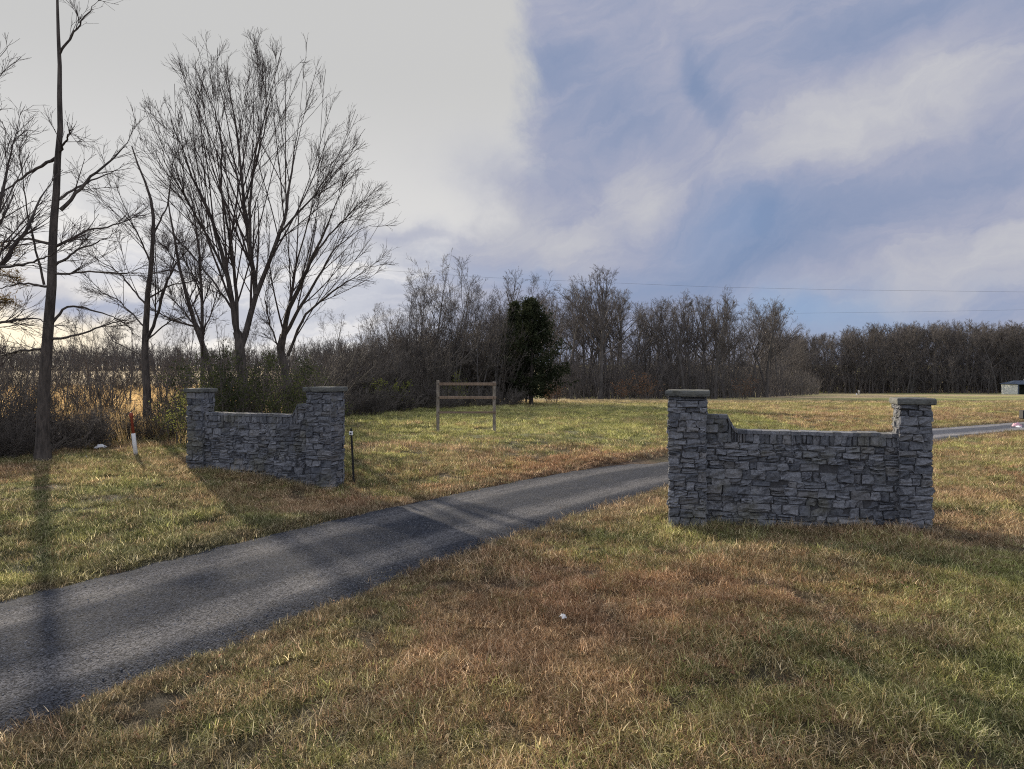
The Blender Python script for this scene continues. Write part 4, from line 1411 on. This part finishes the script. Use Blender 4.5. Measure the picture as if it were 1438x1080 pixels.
# ------------------------------------------------------------------ steel fence post with its white insulator
D = 14.4; q = P(497, HY, D); zg = hz(q[0], D)
e = empty('fence_post', (q[0], D, zg))
b = MB()
b.box((-.022, -.003, -.3), (.022, .003, 1.17), .001); b.box((-.003, .0035, -.3), (.003, .030, 1.17), .001)
for k in range(14): b.box((-.007, -.010, .12 + k * .075), (.007, -.0035, .145 + k * .075), .001)
V = np.vstack(b.v); b.v = [V + np.stack([-.06 * (V[:, 2] / 1.17), 0 * V[:, 0], 0 * V[:, 0]], 1)]; b.a = [np.concatenate(b.a)]
b.build('stake', M_BLACK, e)
b = MB(); b.box((-.095, -.045, 1.03), (-.015, -.012, 1.11), .008); pi_ = b.build('insulator', M_WHITE, e)
b = MB(); b.tube([(-.055, -.062, 1.07), (-.055, -.040, 1.07)], .016, 10); b.build('pin', M_BLACK, pi_)
tag(e, 'thin black fence post with a white insulator, beside the left wall', 'fence post')

# ------------------------------------------------------------------ marker post
D = 17.2; q = P(191, HY, D); zg = hz(q[0], D)
e = empty('marker_post', (q[0], D, zg)); e.rotation_euler = (.02, -.10, .2); e.scale = (.9, .9, .90)
b = MB(); b.tube([(0, 0, -.2), (0, 0, .62), (0, 0, .645)], [.055, .055, .050], 16); b.build('pipe', M_WHITE, e, True)
b = MB(); b.tube([(0, 0, .646), (0, 0, 1.08), (0, 0, 1.10), (0, 0, 1.2), (0, 0, 1.235)], [.040, .034, .052, .052, .02], 14); b.build('cap', M_ORANGE, e, True)
tag(e, 'leaning white marker post with an orange red top, at the foot of the left trees', 'marker post')


# ------------------------------------------------------------------ shed
D = 150.0; q = P(1429, HY, D); zg = hz(q[0], D)
e = empty('shed', (q[0], D, zg), -.12)
wlen, dep, hh_, rh = 5.2, 6.0, 2.15, .75
b = MB()
b.box((0, 0, -.3), (.30, .08, hh_))
b.box((0, .08, -.3), (.08, dep, hh_)); b.box((.08, dep - .08, -.3), (wlen - .08, dep, hh_)); b.box((wlen - .08, .08, -.3), (wlen, dep, hh_))
for k in range(19): b.box((-.018, .2 + k * .3, -.2), (-.001, .24 + k * .3, hh_ - .05))
b.build('wall', M_SHEDWALL, e)
b = MB(); b.box((.02, -.06, -.3), (.26, -.002, hh_ - .002), .01); b.box((4.95, -.05, -.3), (5.16, .12, hh_ - .003), .01); b.build('door_frame', M_SHEDROOF, e)
b = MB(); b.box((.1, 2.4, -.2), (wlen - .1, 2.5, hh_ - .02)); b.build('dark_bay_panel', M_SHEDIN, e)  # near-black panel, makes the open bay look dark
b = MB()
V = [(-.25, -.3, hh_), (wlen + .25, -.3, hh_), (wlen + .25, dep + .3, hh_), (-.25, dep + .3, hh_), (.9, dep / 2, hh_ + rh), (wlen + .25, dep / 2, hh_ + rh)]
V2 = [(x, y, z + .09) for x, y, z in V]
b.add(V + V2, [[6, 7, 11, 10], [8, 9, 10, 11], [9, 6, 10], [7, 8, 11], [0, 1, 7, 6], [1, 2, 8, 7], [2, 3, 9, 8], [3, 0, 6, 9], [0, 3, 2, 1]])
for k in range(14):
    x_ = .9 + k * .33
    if x_ < wlen + .2:
        b.tube([(x_, -.29, hh_ + .10), (x_, dep / 2, hh_ + rh + .10)], .02, 4)
roof = b.build('roof', M_SHEDROOF, e)
b = MB(); b.tube([(3.1, dep / 2, hh_ + rh), (3.1, dep / 2, hh_ + rh + .5)], .11, 10); b.build('vent_pipe', M_WHITE, roof)
tag(e, 'pale steel shed with dark blue roof and an open bay, before the far wood', 'shed')

# ------------------------------------------------------------------ small things in the fields
D = 128.; q = P(1206, HY, D)
e = empty('standpipe', (q[0], D, hz(q[0], D)))
b = MB(); b.tube([(0, 0, -.2), (0, 0, .72), (0, 0, .74), (0, 0, .86), (0, 0, .9)], [.12, .12, .16, .16, .06], 12); b.build('riser', M_WHITE, e, True)
b = MB(); b.tube([(-.42, 0, -.2), (-.42, 0, .32), (-.42, 0, .38)], [.10, .10, .04], 12); b.build('stub', M_WHITE, e, True)
tag(e, 'white standpipe with a short stub, in the far field', 'pipe')

D = 26.8; q = P(1203, HY, D); zz = hz(q[0], D)
b = MB(); rr_ = np.random.default_rng(5); b.box((-.17, -.07, -.02), (.17, .07, .10), .012, jit=.004, rng=rr_)
o = b.build('timber_block', mat_simple('tarred timber', (.022, .018, .016), .8, .3, 20., .4)); o.location = (q[0], D, zz + .02); o.rotation_euler = (0, 0, .2)
tag(o, 'short black timber block lying at the driveway edge beyond the right wall', 'timber block')

D = 32.; q = P(1441, HY, D); zz = hz(q[0], D)
e = empty('mailbox', (q[0], D, zz))
b = MB(); b.box((-.05, -.05, -.2), (.05, .05, .36), .006); b.build('post', M_BLACK, e)
b = MB(); b.box((-.24, -.15, .30), (.24, .15, .70), .03); bx_ = b.build('box', M_BLACK, e)
b = MB(); b.box((-.06, -.165, .46), (.16, -.151, .50), .003); b.build('label_strip', M_WHITE, bx_)
tag(e, 'black box on a short post beside the driveway, cut by the right edge', 'box')


def rag(name, px, py, d, sx, sy, sz, seed, mat, label, cat):
    r_ = np.random.default_rng(seed); q = P(px, py, d)
    n = 11; gx_ = np.linspace(-1, 1, n); V = []
    for j_ in range(n):
        for i_ in range(n):
            rr = math.hypot(gx_[i_], gx_[j_])
            V.append((gx_[i_] * sx * (1 - .25 * abs(gx_[j_])) + r_.normal(0, .05 * sx), gx_[j_] * sy + r_.normal(0, .05 * sy), sz * max(0, 1 - rr ** 2 * .7) + r_.normal(0, .16 * sz)))
    L = [[j_ * n + i_, j_ * n + i_ + 1, (j_ + 1) * n + i_ + 1, (j_ + 1) * n + i_] for j_ in range(n - 1) for i_ in range(n - 1)]
    b = MB(); b.add(V, L); o = b.build(name, mat, None, True)
    md = o.modifiers.new('thickness', 'SOLIDIFY'); md.thickness = .004
    o.location = (q[0], d, hz(q[0], d) + .03); o.rotation_euler = (0, 0, r_.random() * 3)
    return tag(o, label, cat)


rag('litter', 791, 0, 6.35, .05, .025, .028, 1, M_WHITE, 'small white paper scrap lying in the brown grass in front', 'litter')
rag('plastic_bag', 141, 0, 18.6, .17, .07, .10, 2, M_WHITE, 'crumpled white bag caught in the brush between trunk and marker post', 'bag')
rag('plastic_bag', 1428, 0, 30.2, .20, .10, .20, 3, M_PINK, 'pink and white film lying beside the driveway near the black box', 'bag')
rag('plastic_bag', 1431, 0, 29.8, .20, .08, .10, 4, M_WHITE, 'white film lying in front of the pink film by the driveway', 'bag')


def small_stone(px, d, r, seed, label):
    o = pebble('stone', seed); link(o); o.data.materials[0] = M_WHITE
    q = P(px, HY, d); o.location = (q[0], d, hz(q[0], d) + r * .3); o.scale = (r, r, r)
    return tag(o, label, 'stone')


small_stone(121, 16.8, .06, 41, 'pale stone on the lawn edge right of the thick straight trunk')
small_stone(212, 17.6, .05, 42, 'pale stone in the grass just right of the marker post')

# ------------------------------------------------------------------ overhead wires
def wire(pts, d, label):
    q = np.array([P(u, v, dd) for (u, v), dd in zip(pts, d)])
    q = resample(q, 60); s = np.linspace(-1, 1, 61); q[:, 2] -= 0
    b = MB(); b.tube(q, .014, 5)
    o = b.build('power_line', M_WIRE, None, True)
    return tag(o, label, 'power line', 'power lines over the woods')


wire([(380, 372), (560, 381), (690, 390), (830, 396), (1000, 403), (1180, 407), (1438, 410), (1700, 412)], [120] * 8, 'upper thin power line crossing the sky above the near wood')
wire([(900, 436), (1110, 440), (1280, 438), (1438, 435), (1700, 430)], [150] * 5, 'lower thin power line just above the far wood')


# ------------------------------------------------------------------ sky
SUN_AZ, SUN_EL = math.radians(-34.), math.radians(19.)
w = bpy.data.worlds.new('World'); S.world = w; w.use_nodes = True
nt = NT(w.node_tree); bg = w.node_tree.nodes['Background']
dirv = nt.n('ShaderNodeTexCoord').outputs['Generated']
sp = nt.n('ShaderNodeSeparateXYZ'); nt.l(dirv, sp.inputs[0])
DEG = 180 / PI
az = nt.m('MULTIPLY', nt.m('ARCTAN2', sp.outputs[0], sp.outputs[1]), DEG)
el = nt.m('MULTIPLY', nt.m('ARCSINE', sp.outputs[2]), DEG)
wn = nt.noise(dirv, 2.6, 7, .62, color=True)
ws = nt.n('ShaderNodeSeparateColor'); nt.l(wn, ws.inputs[0])
azw = nt.m('ADD', az, nt.m('MULTIPLY', nt.m('SUBTRACT', ws.outputs[0], .5), 15.))
elw = nt.m('ADD', el, nt.m('MULTIPLY', nt.m('SUBTRACT', ws.outputs[1], .5), 11.))


def ae(px, py):
    return math.degrees(math.atan((px - CX) / F)), math.degrees(math.atan((HY - py) / math.hypot(F, px - CX)))


def blob(px, py, sx, sy, rot, amt):
    """soft elongated patch of cloud around a direction; sizes in degrees, rot = tilt"""
    a0, e0 = ae(px, py); c, s = math.cos(math.radians(rot)), math.sin(math.radians(rot))
    da = nt.m('SUBTRACT', azw, a0); de = nt.m('SUBTRACT', elw, e0)
    u = nt.m('ADD', nt.m('MULTIPLY', da, c / sx), nt.m('MULTIPLY', de, s / sx))
    v = nt.m('ADD', nt.m('MULTIPLY', da, -s / sy), nt.m('MULTIPLY', de, c / sy))
    r2 = nt.m('ADD', nt.m('MULTIPLY', u, u), nt.m('MULTIPLY', v, v))
    return nt.m('MULTIPLY', nt.m('EXPONENT', nt.m('MULTIPLY', r2, -1.)), amt)


# streaky cloud sheet, streaks rising to the right
cv = nt.n('ShaderNodeCombineXYZ')
nt.l(nt.m('ADD', nt.m('MULTIPLY', azw, .030), nt.m('MULTIPLY', elw, .012)), cv.inputs[0])
nt.l(nt.m('ADD', nt.m('MULTIPLY', azw, -.030), nt.m('MULTIPLY', elw, .085)), cv.inputs[1])
st1 = nt.noise(cv.outputs[0], 1.1, 6, .55, .4)
st2 = nt.noise(dirv, 5.5, 8, .65, .5)
st3 = nt.noise(nt.vm('SCALE', cv.outputs[0], scale=3.6), 1.1, 7, .62, .8)
t = nt.m('ADD', -.12, nt.m('ADD', nt.m('MULTIPLY', st1, .46), nt.m('ADD', nt.m('MULTIPLY', st2, .14), nt.m('MULTIPLY', st3, .62))))
for bl in ((1245, 155, 14, 3.0, 13, .30), (1400, 350, 10, 2.6, 17, .30), (890, 275, 3.4, 2.0, -15, .34), (770, 345, 6, 2.2, -12, .28), (650, 300, 5, 3, -20, .2),
           (1180, 215, 6, 2.2, 10, .18), (1010, 150, 1.2, 4.2, 28, -.34), (1080, 335, 8, 3.2, 4, -.30), (870, 190, 4, 3.4, 0, -.16), (1150, 100, 5, 3, 20, -.14),
           (1330, 260, 9, 1.6, 18, -.16), (790, 90, 5, 1.6, 0, -.12), (1300, 30, 7, 2.0, 15, -.14), (960, 385, 12, 1.5, 0, -.12), (1000, 60, 7, 2.4, 6, .10), (1420, 50, 4, 3, 20, -.12)):
    t = nt.m('ADD', t, blob(*bl))
cloud = nt.ramp(t, [(.06, (.165, .220, .345)), (.34, (.228, .266, .378)), (.52, (.288, .308, .402)), (.74, (.375, .382, .435)), (.97, (.45, .452, .47))])
# clear gaps show the sky itself
sky = nt.n('ShaderNodeTexSky', sky_type='NISHITA'); sky.sun_disc = False
sky.sun_elevation = SUN_EL; sky.sun_rotation = SUN_AZ
skc = nt.mix(.8, nt.vm('SCALE', sky.outputs[0], scale=.068), (.17, .285, .50, 1))
gap = nt.m('MULTIPLY', nt.m('ADD', blob(1150, 445, 9, 1.8, 0, .75), nt.m('ADD', blob(760, 395, 10, 1.2, 0, .3), blob(1030, 330, 6, 2.2, 5, .22))), 1., clamp=True)
cloud = nt.mix(gap, cloud, skc)
# bright thin overcast round the sun
edge = nt.m('ADD', nt.m('MULTIPLY', nt.m('MAXIMUM', nt.m('SUBTRACT', 17., el), 0.), -.95), 1.2)
azv = nt.m('ADD', nt.m('ADD', az, nt.m('MULTIPLY', nt.m('SUBTRACT', ws.outputs[0], .5), nt.ss(el, 12., 22., 16., 6.))), nt.m('MULTIPLY', nt.m('SUBTRACT', st2, .5), nt.ss(el, 14., 24., 16., 10.)))
veil = nt.ss(nt.m('SUBTRACT', azv, edge), nt.ss(el, 12., 22., -5., -2.0), 1.4, 1., 0.)
veil = nt.m('MULTIPLY', veil, nt.m('SUBTRACT', 1., nt.m('MULTIPLY', nt.m('ADD', blob(700, 270, 4.2, 2.8, -28, .95), blob(560, 335, 5.5, .9, -4, .7)), 1., clamp=True)))
veil = nt.m('MULTIPLY', veil, nt.ss(az, -150., -95., 0., 1.))
# low on the left: pale cream with blue bars
cb = nt.n('ShaderNodeCombineXYZ'); nt.l(nt.m('MULTIPLY', azw, .045), cb.inputs[0]); nt.l(nt.m('MULTIPLY', elw, .33), cb.inputs[1])
bars = nt.noise(cb.outputs[0], 1.0, 5, .55)
low = nt.mix(nt.ss(bars, .42, .62), (.45, .465, .52, 1), (.72, .70, .68, 1))
low = nt.mix(blob(30, 455, 9, 3.2, 0, .9), low, (1.0, .86, .62, 1))
bb = nt.m('MULTIPLY', nt.m('ADD', blob(140, 415, 8, .9, -3, .8), blob(230, 370, 9, 1.0, 4, .45)), 1., clamp=True)
low = nt.mix(bb, low, (.24, .29, .43, 1))
hi = nt.mix(nt.ss(el, 12., 24., 0., 1.), (.55, .545, .54, 1), (.455, .455, .452, 1))
hi = nt.mix(nt.ss(el, 24., 60., 0., 1.), hi, (.42, .42, .42, 1))
left = nt.mix(nt.ss(nt.m('ADD', elw, nt.m('MULTIPLY', az, .05)), 6., 13., 0., 1.), low, hi)
lowmask = nt.m('MULTIPLY', nt.ss(el, 5., 15., 1., 0.), nt.ss(azw, -16., 2., 1., 0.))
vm_ = nt.m('MAXIMUM', veil, nt.m('MULTIPLY', lowmask, nt.ss(az, -150., -95., 0., 1.)))
col = nt.mix(vm_, cloud, left)
# unseen sky behind and above the camera, made brighter and bluer as added fill light
back = nt.ss(nt.m('ABSOLUTE', az), 62., 120., 0., 1.)
zen = nt.ss(el, 42., 70., 0., 1.)
bk = nt.m('MAXIMUM', back, zen)
col = nt.mix(bk, col, nt.vm('SCALE', nt.mix(st2, (.60, .68, .86, 1), (1.0, 1.02, 1.10, 1)), scale=.82))
col = nt.mix(nt.ss(el, -3., -.5, 1., 0.), col, (.10, .09, .07, 1))
nt.l(col, bg.inputs['Color']); bg.inputs['Strength'].default_value = .74

sl = bpy.data.lights.new('sun', 'SUN'); sl.energy = 5.0; sl.angle = math.radians(1.2); sl.color = (1.0, .88, .70)
so = link(bpy.data.objects.new('sun', sl))
sd = Vector((math.sin(SUN_AZ) * math.cos(SUN_EL), math.cos(SUN_AZ) * math.cos(SUN_EL), math.sin(SUN_EL)))
so.rotation_euler = (-sd).to_track_quat('-Z', 'Y').to_euler(); so.location = sd * 60

# ------------------------------------------------------------------ camera and output
cd = bpy.data.cameras.new('camera'); cd.sensor_width = 36; cd.lens = 36 * F / 1438; cd.clip_end = 6000; cd.clip_start = .05
cd.shift_y = -(540 - HY) / 1438
co = link(bpy.data.objects.new('camera', cd)); co.location = (0, 0, CAMZ); co.rotation_euler = (PI / 2, 0, 0)
S.camera = co
vs = S.view_settings; vs.view_transform = 'Standard'; vs.look = 'None'; vs.exposure = 0.8; vs.gamma = 1; vs.use_curve_mapping = False
S.render.engine = 'CYCLES'
S.cycles.filter_width = 1.1; S.cycles.use_denoising = False
S.cycles.max_bounces = 5; S.cycles.diffuse_bounces = 2; S.cycles.transmission_bounces = 2; S.cycles.transparent_max_bounces = 4
